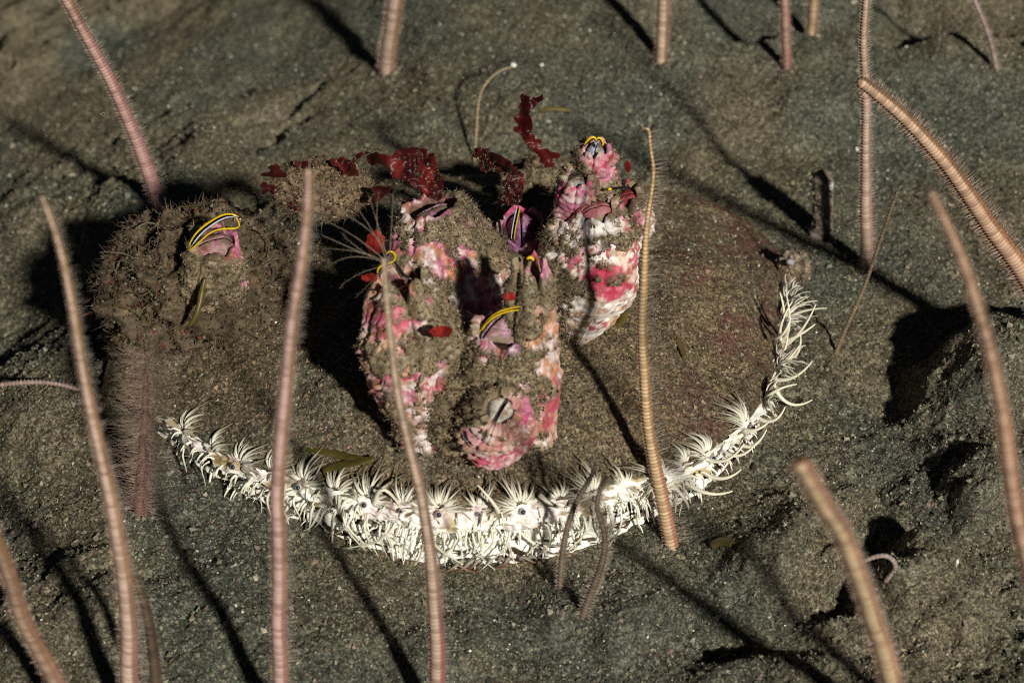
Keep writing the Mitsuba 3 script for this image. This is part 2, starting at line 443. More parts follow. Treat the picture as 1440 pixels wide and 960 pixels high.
p, q = band(0.04, 0.47, 46, lambda t: 0.0019 * np.sin(np.clip((t - 0.02) / 0.45, 0, 1) * np.pi) ** 0.7 - 0.0010 * (t > 0.45), 81, 0.0024)
m1, m2, m3 = fb(q * [1, 1.5, 1], 330, 3, 91), fb(q * [0.5, 2.5, 1], 600, 3, 92), fb(q, 1500, 2, 93)
c = lerp(np.array([0.92, 0.91, 0.87]), np.array([0.46, 0.37, 0.22]), sm(0.06, 0.18, m1)[..., None])
c = lerp(c, np.array([0.22, 0.16, 0.08]), (0.8 * sm(0.09, 0.18, m2))[..., None])
c = lerp(c, np.array([0.72, 0.58, 0.68]), (0.5 * sm(0.08, 0.2, fb(q, 260, 2, 94)))[..., None])
obj('upper_mantle', shape(p.reshape(-1, 3), grid_faces(*p.shape[:2]), 'm_skin', True, c.reshape(-1, 3)), scallop, label='cream and white wrinkled upper fold of flesh')
p, q = band(0.42, 1.10, 60, lambda t: -0.0005 + 0.0010 * (t - 0.4), 84, 0.0016)
m1, m2 = fb(q * [0.55, 2.4, 1], 800, 3, 95), fb(q * [0.9, 1.1, 1], 130, 3, 96)
cen = np.exp(-((p[..., 0] - G(690, 760)[0]) / 0.012) ** 2)
dark = sm(0.05, 0.10, m1 + 0.6 * m2 - 0.03 + 0.11 * cen)
c = lerp(np.array([0.92, 0.92, 0.89]), np.array([0.055, 0.032, 0.014]), dark[..., None])
obj('lower_mantle', shape(p.reshape(-1, 3), grid_faces(*p.shape[:2]), 'm_skin', True, c.reshape(-1, 3)), scallop, label='white lower curtain mottled with dark brown')
# lower shell edge under the curtain
tt = np.linspace(0, 1, 8)
p = RIM[:, None] - np.array([0, 0, 1.0]) * (GAP[:, None] * 1.02 + 0.003 * tt[None])[..., None] + OUT[:, None] * (0.0006 + 0.0006 * np.sin(tt * 3.1))[None, :, None]
p += (0.0006 * fb(p, 600, 3, 97))[..., None]
obj('lower_shell', shape(p.reshape(-1, 3), grid_faces(*p.shape[:2]), 'm_shell_silt', True), scallop)

rng = np.random.default_rng(8)


def rim_at(px):
    """Index along the rim whose picture column is px."""
    d = RIM - CAM
    col = 720 + (d @ R3) / (d @ F3) / K
    return int(np.argmin(np.abs(col - px)))


def tentacle(pts, r0, tint=1.0, tip=(0.20, 0.175, 0.115)):
    p = spline(pts, 12)
    u = np.linspace(0, 1, 12)
    r = r0 * (1 - 0.72 * u ** 1.3)
    v, f = tube(p, r, 7)
    cu = np.r_[np.repeat(u, 7), 0, 1][:, None]
    c = lerp(np.array([0.82, 0.80, 0.73]) * tint, np.array(tip) * tint, sm(0.0, 0.75, cu))
    streak = np.r_[np.tile(np.where(np.arange(7) % 3 == 0, 0.72, 1.0), 12), 1, 1][:, None]
    obj('tentacle', shape(v, f, 'm_skin', True, c * streak), scallop)


def fan(px, count, spread, length, back=0.62, eye=0.00052, lean=-0.55, fine=4, tipc=None):
    i = rim_at(px)
    o, out = RIM[i], OUT[i]
    tan = np.cross(out, [0, 0, 1.0])
    tan = tan if tan[0] > 0 else -tan
    c = o + out * 0.0013 - np.array([0, 0, 0.0010])
    for k in range(count):
        al = math.radians(90 + spread * ((k + 0.5) / count - 0.5) * 2 + rng.uniform(-14, 14))
        d = tan * math.cos(al) + (out * lean + np.array([0, 0, 0.83])) * math.sin(al)
        d = unit(d)
        L = 0.82 * length * rng.uniform(0.4, 1.1) * (0.75 + 0.25 * abs(math.sin(al)))
        b = c + d * 0.0011 - out * 0.0002 * rng.random()
        curl = -out * back * L * max(math.sin(al), 0) + tan * math.cos(al) * L * 0.15 - np.array([0, 0, 0.20 * L]) + rng.normal(size=3) * 0.12 * L
        tentacle([b, b + d * L * 0.5 + out * 0.10 * L, b + d * L * 0.85 + curl * 0.5, b + d * L + curl], 0.00026 * rng.uniform(0.7, 1.25), 1.0, tipc or (0.20, 0.175, 0.115))
        for _ in range(fine):                                   # thinner ones between
            al2 = al + rng.normal() * 0.16
            d2 = unit(tan * math.cos(al2) + (out * lean + np.array([0, 0, 0.83])) * math.sin(al2) + rng.normal(size=3) * 0.15)
            L2 = L * rng.uniform(0.45, 1.0)
            c2 = -out * back * L2 * max(math.sin(al2), 0) + tan * math.cos(al2) * L2 * 0.15 - np.array([0, 0, 0.25 * L2]) + rng.normal(size=3) * 0.16 * L2
            b2 = b + tan * rng.normal() * 0.0005 - out * 0.0002 * rng.random()
            FINE.append(([b2, b2 + d2 * L2 * 0.5, b2 + d2 * L2 * 0.85 + c2 * 0.5, b2 + d2 * L2 + c2], 0.00017 * rng.uniform(0.7, 1.3), rng.uniform(0.6, 1.1), tipc or (0.21, 0.185, 0.125)))
    if eye:
        ec = c + out * 0.0008
        g = trimesh.creation.icosphere(3, eye)
        k = obj('eye', shape(g.vertices + ec, g.faces, 'm_glossy', True, np.array([0.50, 0.42, 0.45])), scallop)
        look = unit(unit(CAM - ec) + out * 0.4)
        g = trimesh.creation.icosphere(3, eye * 0.72)
        obj('pupil', shape(g.vertices + ec + look * eye * 0.50, g.faces, 'm_glossy', True, np.array([0.02, 0.03, 0.05])), k)


FINE = []
fan(266, 10, 85, 0.0050)
fan(345, 11, 85, 0.0052)
fan(433, 12, 95, 0.0056)
fan(520, 12, 95, 0.0056)
fan(618, 12, 95, 0.0058)
fan(730, 12, 95, 0.0060)
fan(828, 11, 90, 0.0055)
fan(918, 12, 90, 0.0055)
fan(985, 12, 80, 0.0060)
fan(1040, 12, 80, 0.0062)
fan(1066, 9, 75, 0.0060, -0.3, 0, 0.35, 5, (0.66, 0.63, 0.54))
fan(1084, 9, 70, 0.0058, -0.4, 0.0004, 0.5, 5, (0.66, 0.63, 0.54))
fan(1092, 8, 70, 0.0056, -0.4, 0, 0.5, 5, (0.66, 0.63, 0.54))
fan(1098, 7, 60, 0.0050, -0.3, 0, 0.3, 5, (0.66, 0.63, 0.54))
for px in (305, 388, 476, 568, 672, 782, 872, 955):
    fan(px, 6, 55, 0.0042, eye=0.00036 if px in (568, 672) else 0)
for px in np.linspace(258, 1075, 250):                        # stubby papillae all along both folds
    i = int(np.clip(rim_at(px) + rng.integers(-2, 3), 0, 899))
    t0 = rng.choice([0.12, 0.28, 0.45, 0.60, 0.8]) + rng.uniform(-.06, .06)
    b = RIM[i] - np.array([0, 0, GAP[i] * t0]) + OUT[i] * (0.0004 + 0.0014 * (t0 < 0.4))
    tan = np.cross(OUT[i], [0, 0, 1.0])
    L = rng.uniform(0.0009, 0.0024)
    d = unit(OUT[i] * 0.8 + tan * rng.normal() * 0.5 + np.array([0, 0, rng.normal() * 0.35 - 0.25]))
    FINE.append(([b, b + d * L * 0.6, b + d * L - np.array([0, 0, 0.4 * L])], 0.00022 * rng.uniform(0.7, 1.5), rng.uniform(0.9, 1.05), (0.80, 0.79, 0.72)))
# long tentacles reaching out on the right side, and a few strays in front
for pts in ([(1093, 482), (1120, 473), (1146, 456)], [(1090, 492), (1122, 470), (1147, 428)], [(1092, 500), (1118, 500), (1126, 470)], [(1085, 532), (1114, 531), (1142, 508)],
            [(1078, 570), (1112, 568), (1142, 562)], [(1040, 601), (1066, 603), (1082, 592)], [(985, 640), (1016, 648), (1046, 624)], [(962, 676), (1000, 694), (1030, 690)], [(990, 664), (1020, 672), (1042, 660)],
            [(1092, 456), (1102, 440), (1097, 412)], [(1094, 452), (1110, 444), (1106, 415)], [(1096, 445), (1108, 434), (1114, 424)], [(1070, 570), (1100, 545), (1120, 540)], [(1062, 585), (1090, 590), (1104, 572)],
            [(1030, 612), (1052, 628), (1078, 604)], [(1010, 630), (1040, 640), (1064, 622)], [(940, 676), (962, 700), (968, 716)], [(1086, 515), (1108, 505), (1124, 486)], [(1088, 505), (1104, 490), (1108, 470)], [(1088, 474), (1106, 462), (1112, 446)],
            [(530, 668), (540, 688), (562, 712)], [(700, 720), (688, 700), (672, 682)], [(760, 696), (772, 706), (792, 714)]):
    i = rim_at(min(pts[0][0], 1090))
    b = RIM[i] + OUT[i] * 0.0012 - np.array([0, 0, 0.0015])
    e = np.array(pts[-1], float) - pts[0]
    sc = 0.000122 * np.linalg.norm(e)
    q0 = at(*pts[0], b[1])
    tentacle([b if np.linalg.norm(q0 - b) > 0.004 else q0, at(*pts[1], b[1] - 0.002), at(*pts[2], b[1] - 0.001)], 0.00040, 1.05, (0.74, 0.70, 0.58))
# hanging tentacles along the gape
for i in np.linspace(rim_at(262), rim_at(985), 72).astype(int):
    i = int(np.clip(i + rng.integers(-4, 5), 0, 899))
    t0 = rng.uniform(0.36, 0.52)
    b = RIM[i] - np.array([0, 0, GAP[i] * t0]) + OUT[i] * 0.0010
    L = GAP[i] * rng.uniform(0.18, 0.55)
    tan = np.cross(OUT[i], [0, 0, 1.0])
    sw = rng.normal() * 0.35 * L
    tentacle([b, b + OUT[i] * 0.0011 - np.array([0, 0, 0.35 * L]) + tan * sw * 0.3, b + OUT[i] * 0.0012 - np.array([0, 0, 0.75 * L]) + tan * sw, b + OUT[i] * (0.0012 + 0.0006 * rng.random()) - np.array([0, 0, L]) + tan * sw * 1.8], 0.00023 * rng.uniform(0.6, 1.3), 1.0, (0.60, 0.58, 0.48))
def fine_part(items):
    parts = []
    for pts, r0, br, tp in items:
        p = spline(pts, 9)
        u = np.linspace(0, 1, 9)
        v, f = tube(p, r0 * (1 - 0.7 * u ** 1.3), 5)
        cu = np.r_[np.repeat(u, 5), 0, 1][:, None]
        parts.append((v, f, lerp(np.array([0.80, 0.78, 0.71]) * br, np.array(tp) * br, sm(0.0, 0.8, cu))))
    v, f, c = join(parts)
    obj('fine_tentacles', shape(v, f, 'm_skin', True, c), scallop, 'stuff')


fine_part(FINE)
# curled orange brown fringe at the foot of the gape
for px in np.linspace(636, 742, 9):
    i = rim_at(px + rng.uniform(-3, 3))
    b = RIM[i] - np.array([0, 0, GAP[i] * 0.93]) + OUT[i] * 0.0008
    tan = np.cross(OUT[i], [0, 0, 1.0])
    s = rng.choice([-1, 1])
    L = 0.0034 * rng.uniform(.4, 1.2)
    tentacle([b, b + OUT[i] * L * 0.4 + np.array([0, 0, 0.0008]) + tan * s * L * .25, b + OUT[i] * L * 0.55 + tan * s * L * 0.7, b + OUT[i] * L * 0.3 + tan * s * L - np.array([0, 0, 0.0003])], 0.00032, 0.5, (0.30, 0.16, 0.09))
# ------------------------------------------------------------------ silt heaps and fuzz
rng = np.random.default_rng(21)
SPH = {k: trimesh.creation.icosphere(k) for k in (4, 5, 6)}


def silt_vertex(p, seed=0, warm=0.0):
    m = fb(p, 420, 3, seed)[..., None]
    f = meshkit.noise(np.asarray(p) * 2600, seed + 3)[..., None]
    return np.array([0.185 + 0.02 * warm, 0.146, 0.094]) * (1 + 1.6 * m) * (0.5 + f)


def blob(c, radii, seed, low=0.35, mid=0.12, fine=0.06, sub=6, rough=1.0):
    """A lumpy heap: (vertices, faces, normals)."""
    g = SPH[sub]
    d = np.array(g.vertices)
    p = d * radii
    q = p + seed * 3.7
    s = 1 / np.mean(radii)
    k = 1 + low * 2 * fb(q, 1.3 * s, 3, seed) + mid * 2 * fb(q, 5.5 * s, 3, seed + 1)
    r = 1 - 2 * np.abs(2 * meshkit.fbm(q * 260, 3, seed + 2) - 1)
    p = p * k[:, None] + d * (np.mean(radii) * fine * r * rough)[:, None] + d * (0.0008 * fb(q, 900, 3, seed + 4))[:, None]
    m = trimesh.Trimesh(p + c, g.faces, process=False)
    return np.array(m.vertices), np.array(g.faces), np.array(m.vertex_normals)


def fuzz(parent, p, nrm, n_crumb, n_hair, rng, size=0.0004, hair=0.0012, warm=0.0, red=0.0, tone=1.0, names=('silt_crumbs', 'filaments')):
    """Crumbs and short filaments of settled detritus over surface points: two stuff parts."""
    if n_crumb:
        i = rng.integers(0, len(p), n_crumb)
        s = size * (0.3 + 0.9 * rng.random(n_crumb) ** 2.5)
        v, f, k = crumbs(p[i] + nrm[i] * (s * rng.uniform(0, 1.6, n_crumb))[:, None], s, rng)
        col = silt_tones(n_crumb, rng, warm) * tone
        isred = rng.random((n_crumb, 1)) < red * 0.35
        col = np.where(isred, np.array([0.10, 0.022, 0.018]) * rng.uniform(.5, 1.5, (n_crumb, 1)), col)
        obj(names[0], shape(v, f, 'm_dull', False, col[k]), parent, 'stuff')
    if n_hair:
        i = rng.integers(0, len(p), n_hair)
        d = nrm[i] + rng.normal(size=(n_hair, 3)) * 0.7
        v, f = hairs(p[i], d, hair * rng.uniform(0.4, 1.3, n_hair), 0.00004 + 0.00004 * rng.random(n_hair), rng, 0.6)
        col = np.where(rng.random((n_hair, 1)) < red, np.array([0.11, 0.028, 0.020]), np.array([0.13, 0.105, 0.070])) * rng.uniform(0.5, 1.5, (n_hair, 1))
        obj(names[1], shape(v, f, 'm_dull', False, np.repeat(col, 12, 0)), parent, 'stuff')


# ------------------------------------------------------------------ barnacles
WHITE, PINK, MAGENTA, ORANGE, TAN, PURPLE, RED = (np.array(c) for c in ((0.64, 0.55, 0.56), (0.48, 0.17, 0.28), (0.40, 0.045, 0.13), (0.46, 0.20, 0.10), (0.42, 0.29, 0.19), (0.30, 0.13, 0.27), (0.26, 0.025, 0.025)))


def barnacle(label, base, top, prof, seed, ribs=22, rib=0.03, silt=0.0, pal=(WHITE, PINK, ORANGE), slit=0.0, cover=True, apex=0.10, silt_side=None, patches=(), opc=WHITE, dense=1.0, oh=0.55, lid=0.86, gap=0.035, scaly=False, jag=0.04, crumb=1600):
    key = thing('barnacle', label, 'barnacle', 'barnacles on the scallop')
    base, top = np.asarray(base, float), np.asarray(top, float)
    w = unit(top - base)
    u = unit(np.cross([0, 1.0, 0.2], w)); vv_ = np.cross(w, u)
    H = np.linalg.norm(top - base)
    pf = PchipInterpolator([a for a, _ in prof], [b * 1e-3 for _, b in prof])
    rt = float(pf(1.0))
    nt, ni = int(84 * dense), int(26 * dense)
    tt = np.r_[np.linspace(0, 1, nt), np.linspace(1, 0.62, ni)]
    inner = np.r_[np.zeros(nt), np.ones(ni)]
    P_all, N_all, M_all = [], [], []
    r2 = np.random.default_rng(seed)
    edges = np.sort(np.arange(6) / 6 * 2 * np.pi + r2.uniform(-0.16, 0.16, 6)) + r2.uniform(0, 6)
    for k in range(6):
        a0, a1 = edges[k], edges[(k + 1) % 6] + (2 * np.pi if k == 5 else 0)
        ph = np.linspace(a0 - 0.012, a1 + 0.012, int(44 * dense))
        f, t = np.meshgrid(ph, tt, indexing='ij')
        x = np.clip((f - a0) / (a1 - a0), 0, 1)
        inn = np.broadcast_to(inner[None], f.shape)
        sut = np.exp(-(np.minimum(x, 1 - x) / 0.035) ** 2)
        top_h = 1 + apex * (np.sin(np.pi * x) - 0.6) + jag * 2 * fb(np.stack([np.cos(f), np.sin(f), 0 * f + seed], -1), 4, 3, seed)
        hgt = np.where(inn > 0, t - 1 + top_h, t * top_h)
        r = np.asarray(pf(np.clip(t, 0, 1)))
        s = np.stack([np.cos(f) * r, np.sin(f) * r, hgt * H], -1)
        rr_ = r * (1 + 0.6 * rib * (np.abs(np.sin(ribs * 0.5 * f + 5 * fb(s, 260, 3, seed + 5))) ** 0.7 - 0.5) * 2 * (1 - 0.4 * t)) + 0.00007 * np.sin(hgt * H / 0.0006 * 3.14 + 9 * fb(s, 200, 2, seed))
        rr_ = rr_ * (1 + 0.16 * 2 * fb(s, 130, 3, seed + 1)) - 0.00028 * sut + 0.0008 * fb(s, 420, 4, seed + 2) + (0.00028 * np.sin(hgt * H / 0.0009 * 3.14 + 9 * fb(s, 200, 2, seed)) if scaly else 0)
        rin = r * 0.84 - 0.0012 * (1 - t) + 0.0003 * fb(s, 700, 2, seed + 3)
        lipw = np.where(inn > 0, sm(1.0, 0.97, t), 0)
        R = np.where(inn > 0, lerp(rr_, rin, np.clip(lipw + (inn > 0) * 0.35, 0, 1)), rr_)
        pos = base + (np.cos(f) * R)[..., None] * u + (np.sin(f) * R)[..., None] * vv_ + (hgt * H)[..., None] * w
        out = np.cos(f)[..., None] * u + np.sin(f)[..., None] * vv_
        up = out[..., 2] * 0.5 + w[2] * 0.4
        m = fb(pos, 210, 4, seed + 11) * 1.9 + 0.22 * fb(pos, 2600, 2, seed + 13) + fb(pos, 800, 3, seed + 12) * 0.9 + silt + 0.03 + 0.25 * (up - 0.3)
        if silt_side is not None:
            m = m + (out @ unit(silt_side)) * 0.35
        for (pc, pr, sgn) in patches:
            m = m + sgn * np.exp(-(np.linalg.norm(pos - pc, axis=-1) / pr) ** 4)
        sil = sm(-0.07, 0.13, m) * (1 - np.clip(lipw * 0.4, 0, 1))
        grow = np.where(inn > 0, 0, 1) * sil * (0.00055 + 0.0011 * np.abs(fb(pos, 500, 3, seed + 14)) + 0.0007 * fb(pos, 1100, 2, seed + 15))
        pos = pos + out * grow[..., None]
        n1, n2, n3, n4 = (fb(pos * [1, 1, 0.8], fr, 3, seed + 20 + j) for j, fr in enumerate((230, 330, 900, 160)))
        c = lerp(pal[0], pal[1], sm(-0.02, 0.14, n1)[..., None])
        c = lerp(c, pal[2], (0.9 * sm(0.03, 0.12, n2 + 0.6 * n3))[..., None])
        c = lerp(c, MAGENTA, (0.85 * sm(0.08, 0.16, n4 + 0.5 * n3))[..., None])
        groove = np.sin(ribs * 0.5 * f + 5 * fb(s, 260, 3, seed + 5))
        c = c * (0.82 + 0.25 * sm(0.05, 0.45, np.abs(groove)))[..., None] * (1 + 0.9 * n3)[..., None]
        stain = sm(0.05, 0.10, fb(pos, 520, 5, seed + 26) + 0.5 * fb(pos, 1900, 2, seed + 28))
        c = lerp(c, np.array([0.23, 0.10, 0.045]), (0.75 * stain)[..., None])
        white = sm(0.12, 0.16, fb(pos, 480, 4, seed + 27) + 0.5 * fb(pos, 1700, 2, seed + 29))
        c = lerp(c, WHITE, (0.7 * white)[..., None])
        for (pc, pr, sgn, pcol) in [q for q in colour_patches.get(seed, ())]:
            e = np.linalg.norm(pos - pc, axis=-1) / pr + 1.3 * fb(pos, 330, 4, seed + 31)
            c = lerp(c, pcol, (sgn * sm(1.05, 0.85, e))[..., None])
        c = lerp(c, silt_vertex(pos, seed), sil[..., None])
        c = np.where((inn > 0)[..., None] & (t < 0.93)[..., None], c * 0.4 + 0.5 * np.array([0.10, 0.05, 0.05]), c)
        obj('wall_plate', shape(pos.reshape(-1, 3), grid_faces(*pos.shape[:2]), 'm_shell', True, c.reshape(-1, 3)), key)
        o = inn == 0
        P_all.append(pos[o]); N_all.append(out[o]); M_all.append(sil[o])
    P_, N_, M_ = np.vstack(P_all), np.vstack(N_all), np.concatenate(M_all)
    keep = np.flatnonzero(M_ > 0.5)
    if len(keep) > 60 and crumb:
        fuzz(key, P_[keep], N_[keep], crumb * 2, crumb, rng, 0.00022, 0.0008, 1.0)
    if cover:
        ca, sa = math.cos(slit), math.sin(slit)
        e1, e2 = u * ca + vv_ * sa, -u * sa + vv_ * ca
        c0 = base + w * H * lid
        for sgn in (1, -1):
            f, q = np.meshgrid(np.linspace(0, np.pi, 36), np.linspace(0, 1, 26), indexing='ij')
            a_ = rt * 0.84
            lx, ly = a_ * q * np.cos(f) * 1.05, a_ * 0.74 * q * np.sin(f) * (1 + 0.28 * np.cos(f) + 0.12 * np.sin(3 * f + seed))
            ly = np.maximum(ly, 0) + rt * gap
            lz = rt * oh * (1 - q ** 2.2) * (0.75 + 0.5 * sm(-0.2, 1.0, np.cos(f) * q)) + 0.00005 * np.sin(q * 60) - 0.00018 * (ly < rt * (gap + 0.025))
            pos = c0 + lx[..., None] * e1 + (sgn * ly)[..., None] * e2 + lz[..., None] * w
            n3 = fb(pos, 900, 3, seed + 40)
            pos = pos + (0.00022 * fb(pos, 1200, 3, seed + 41))[..., None] * w
            c = lerp(opc, opc * [0.55, 0.42, 0.36], sm(0.0, 0.2, n3)[..., None]) * (0.8 + 0.2 * np.sin(q * 60 + 5 * n3))[..., None] * (1 + 0.8 * fb(pos, 2300, 2, seed + 42))[..., None]
            dust = sm(0.02, 0.16, fb(pos, 520, 4, seed + 43) + 0.2 * fb(pos, 2600, 2, seed + 44) + (0.06 if seed not in (105, 107) else -0.08))
            c = lerp(c, silt_vertex(pos, seed), (0.9 * dust)[..., None])
            obj('opercular_plate', shape(pos.reshape(-1, 3), grid_faces(*pos.shape[:2]), 'm_shell', True, c.reshape(-1, 3)), key)
        # dark flesh that closes the opening round the plates
        f, q = np.meshgrid(np.linspace(0, 2 * np.pi, 40, endpoint=False), np.linspace(0, 1, 8), indexing='ij')
        pos = c0 - w * rt * 0.06 + (rt * 0.92 * q * np.cos(f))[..., None] * e1 + (rt * 0.92 * q * np.sin(f))[..., None] * e2
        vt = pos.transpose(1, 0, 2).reshape(-1, 3)
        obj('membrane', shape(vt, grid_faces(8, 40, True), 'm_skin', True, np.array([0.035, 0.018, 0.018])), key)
    return key


YEL, BLK, BLU = np.array([0.75, 0.50, 0.01]), np.array([0.006, 0.006, 0.008]), np.array([0.55, 0.62, 0.80])


def lip(key, pts, Y, w=1.0, cols=(YEL, BLK, BLU), off=(0, 1.15, 2.3), dirn=(0, 0.5, -0.8), r=0.00016):
    """The striped mantle lip of an open barnacle: yellow, black and blue white cords side by side along one arc."""
    p = spline(at(*np.array(pts, float).T, Y), 40)
    names = {id(YEL): 'yellow_lip', id(BLK): 'black_lip', id(BLU): 'white_lip'}
    for c, o in zip(cols, off):
        rr_ = (1 + 0.8 * fb(p, 700, 2, 3)) * r * w * (0.35 + 0.65 * np.sin(np.pi * np.clip(np.linspace(0.04, 0.96, 40), 0, 1)) ** 0.5) * (1.5 if c is BLK else 1)
        q = p + unit(np.array(dirn, float)) * (o * r * w * 1.5)
        v, f = tube(q, rr_, 8)
        obj(names[id(c)], shape(v, f, 'm_glossy', True, c), key)


def D(px, py, dz=0.0):
    return on_dome(px, py) + [0, 0, dz]


def T(b, px, py, dY):
    return at(px, py, b[1] + dY * 1e-3)


colour_patches = {}

# heap of detritus at the left with a barnacle poking out of its top
mound = thing('detritus_mound', 'shaggy brown heap of silt and red weed scraps at the left end of the scallop', 'detritus')
mc = on_dome(282, 455)
v, f, nn = blob(mc + [0, 0.004, 0.002], np.array([0.0148, 0.0125, 0.0142]), 5, 0.42, 0.26, 0.14)
obj('core', shape(v, f, 'm_dull', True, silt_vertex(v, 5, 0.6) * 0.5), mound)
fuzz(mound, v, nn, 17000, 9000, rng, 0.00032, 0.0016, 0.8, 0.10, tone=0.66)
pieces = []
for k in range(130):                                          # bent scraps of weed and tube
    i = rng.integers(0, len(v))
    d = unit(nn[i] + rng.normal(size=3) * 0.8)
    L = rng.uniform(0.0015, 0.0042)
    q = spline([v[i] - d * 0.0004, v[i] + d * L * 0.5 + rng.normal(size=3) * L * 0.2, v[i] + d * L + rng.normal(size=3) * L * 0.4], 7)
    a_, b_ = tube(q, 0.00008 + 0.00012 * rng.random() * np.linspace(1, 0.5, 7), 5)
    col = np.array([[0.13, 0.10, 0.065], [0.10, 0.035, 0.026], [0.10, 0.085, 0.03], [0.17, 0.14, 0.10]][rng.choice(4, p=[.45, .25, .12, .18])]) * rng.uniform(.4, 1.1)
    pieces.append((a_, b_, col))
v_, f_, c_ = join(pieces)
obj('weed_scraps', shape(v_, f_, 'm_dull', True, c_), mound, 'stuff')
bA = at(298, 402, mc[1] - 0.004)
tA = at(302, 338, mc[1] - 0.005)
kA = barnacle('pink barnacle with a yellow edged open mouth on top of the left detritus heap', bA, tA, [(0, 5.5), (.5, 4.8), (1, 3.7)], 101, 16, 0.03, -0.22, (PINK, np.array([.62, .30, .36]), ORANGE), 0.3, True, 0.12, patches=[(at(303, 398, mc[1] - .008), 0.0052, 0.9)], opc=np.array([.35, .16, .2]), dense=0.7, crumb=500)
lip(kA, [(264, 352), (278, 326), (300, 309), (322, 301), (335, 305)], tA[1] - 0.0022, 1.05, dirn=(0.5, 0, -0.7))
lip(kA, [(266, 352), (286, 335), (312, 322), (334, 320), (332, 306)], tA[1] - 0.0034, 0.9, cols=(YEL,), off=(0,))

# back barnacle, broad and silt covered
bB = D(640, 440)
tB = T(bB, 606, 288, 4)
kB = barnacle('broad silt buried barnacle with pink patches, below the big red frond', bB, tB, [(0, 12.5), (.35, 11.0), (.75, 7.5), (1, 4.6)], 102, 26, 0.03, 0.12, (PINK, ORANGE, WHITE), 0.2, True, 0.03, patches=[(at(575, 278, tB[1] - .003), 0.0045, -0.8), (at(605, 352, bB[1] - .006), 0.0035, -0.5), (at(672, 370, bB[1] - .008), 0.0045, -0.45)], opc=np.array([.4, .2, .3]), crumb=4200)

# left front barnacle with cirri out
bC = D(590, 592)
tC = T(bC, 562, 392, 1.5)
kC = barnacle('tall orange and white barnacle with its fan of feathery legs spread out', bC, tC, [(0, 4.0), (.25, 6.2), (.55, 7.3), (.8, 5.8), (1, 3.4)], 103, 20, 0.05, -0.05, (np.array([.58, .34, .24]), WHITE, PINK), 0.8, True, 0.12, silt_side=(0.7, -0.3, 0.1), opc=np.array([.6, .3, .2]), crumb=1800)
lip(kC, [(531, 384), (541, 372), (552, 368), (556, 362), (551, 354), (544, 356)], tC[1] - 0.003, 0.9, cols=(YEL, BLK), off=(0, 1.1))
lip(kC, [(552, 366), (560, 376), (570, 388), (578, 391)], tC[1] - 0.003, 0.9, cols=(np.array(BLK), BLU) if False else (BLK, BLU), off=(0, 1.0))
root = at(547, 372, tC[1] - 0.003)
for ex_, ey_ in ((450, 307), (452, 330), (455, 350), (459, 377), (478, 404), (500, 418), (470, 296), (496, 284), (517, 272), (533, 270), (553, 272), (482, 330)):
    e = at(ex_, ey_, tC[1] + rng.uniform(-.004, .002))
    mid = lerp(root, e, rng.uniform(.45, .6)) + rng.normal(size=3) * 0.0007 + np.array([0, -0.001, 0.0014])
    q = spline([root, mid, e], 26)
    v, f = tube(q, np.linspace(0.00006, 0.00002, 26), 5)
    tq = unit(np.gradient(q, axis=0))
    hi = np.repeat(np.arange(6, 26), 2)
    hv, hf = hairs(q[hi], np.cross(tq[hi], rng.normal(size=(len(hi), 3))) + tq[hi] * 0.8, 0.0005, 0.000012, rng, 0.2, 2)
    v_, f_, c_ = join([(v, f, np.array([.22, .18, .14])), (hv, hf, np.array([.22, .18, .14]))])
    obj('cirrus', shape(v_, f_, 'm_skin', True, c_), kC)

# the purple one in the dark behind
bG = D(742, 385)
tG = T(bG, 733, 318, -6)
kG = barnacle('smooth purple barnacle with an upright yellow slit in the dark gap', bG, tG, [(0, 5.5), (.6, 4.6), (1, 3.6)], 107, 18, 0.02, -0.30, (PURPLE, np.array([.36, .14, .28]), PURPLE), 1.57, True, 0.10, opc=np.array([.34, .14, .30]), dense=0.7, oh=0.9, crumb=0)
lip(kG, [(731, 292), (728, 305), (725, 320), (723, 336)], tG[1] - 0.0045, 0.8, dirn=(-1, 0, 0.1))

# front column with an orange foot
bF = D(752, 612)
tF = T(bF, 748, 378, 3)
colour_patches[106] = [(D(752, 604, .004), 0.0045, 0.55, np.array([.38, .15, .06])), (at(750, 385, tF[1] - .003), 0.003, 0.9, np.array([.62, .22, .40]))]
kF = barnacle('slender upright barnacle with a rusty orange foot and pink tip, middle of the cluster', bF, tF, [(0, 3.6), (.3, 3.9), (.7, 3.6), (1, 2.2)], 106, 12, 0.05, 0.06, (np.array([.55, .34, .27]), WHITE, ORANGE), 1.0, True, 0.15, silt_side=(-0.9, 0.0, 0.4), opc=np.array([.5, .25, .35]), dense=0.9, crumb=1500)
lip(kF, [(741, 364), (746, 362), (750, 366)], tF[1] - 0.0025, 1.4, cols=(YEL, BLK), off=(0, 1.2))

bD = D(700, 585)
tD = T(bD, 712, 462, -1)
kD = barnacle('striped purple barnacle with a long yellow edged mouth, centre front of the cluster', bD, tD, [(0, 7.6), (.5, 6.6), (1, 4.5)], 104, 20, 0.03, 0.02, (np.array([.50, .28, .33]), PURPLE, WHITE), 0.5, True, 0.10, silt_side=(-0.3, -0.9, 0.2), opc=np.array([.50, .30, .40]), oh=0.95, lid=0.98, crumb=2200, patches=[(at(712, 470, tD[1] - .004), 0.005, -0.5)])
lip(kD, [(674, 468), (686, 450), (703, 438), (720, 433), (731, 431)], tD[1] - 0.0048, 0.8, cols=(YEL, BLK), dirn=(0.45, 0, -0.7))
lip(kD, [(678, 464), (692, 448), (710, 439), (729, 436)], tD[1] - 0.0054, 0.8, cols=(YEL,), off=(0,))

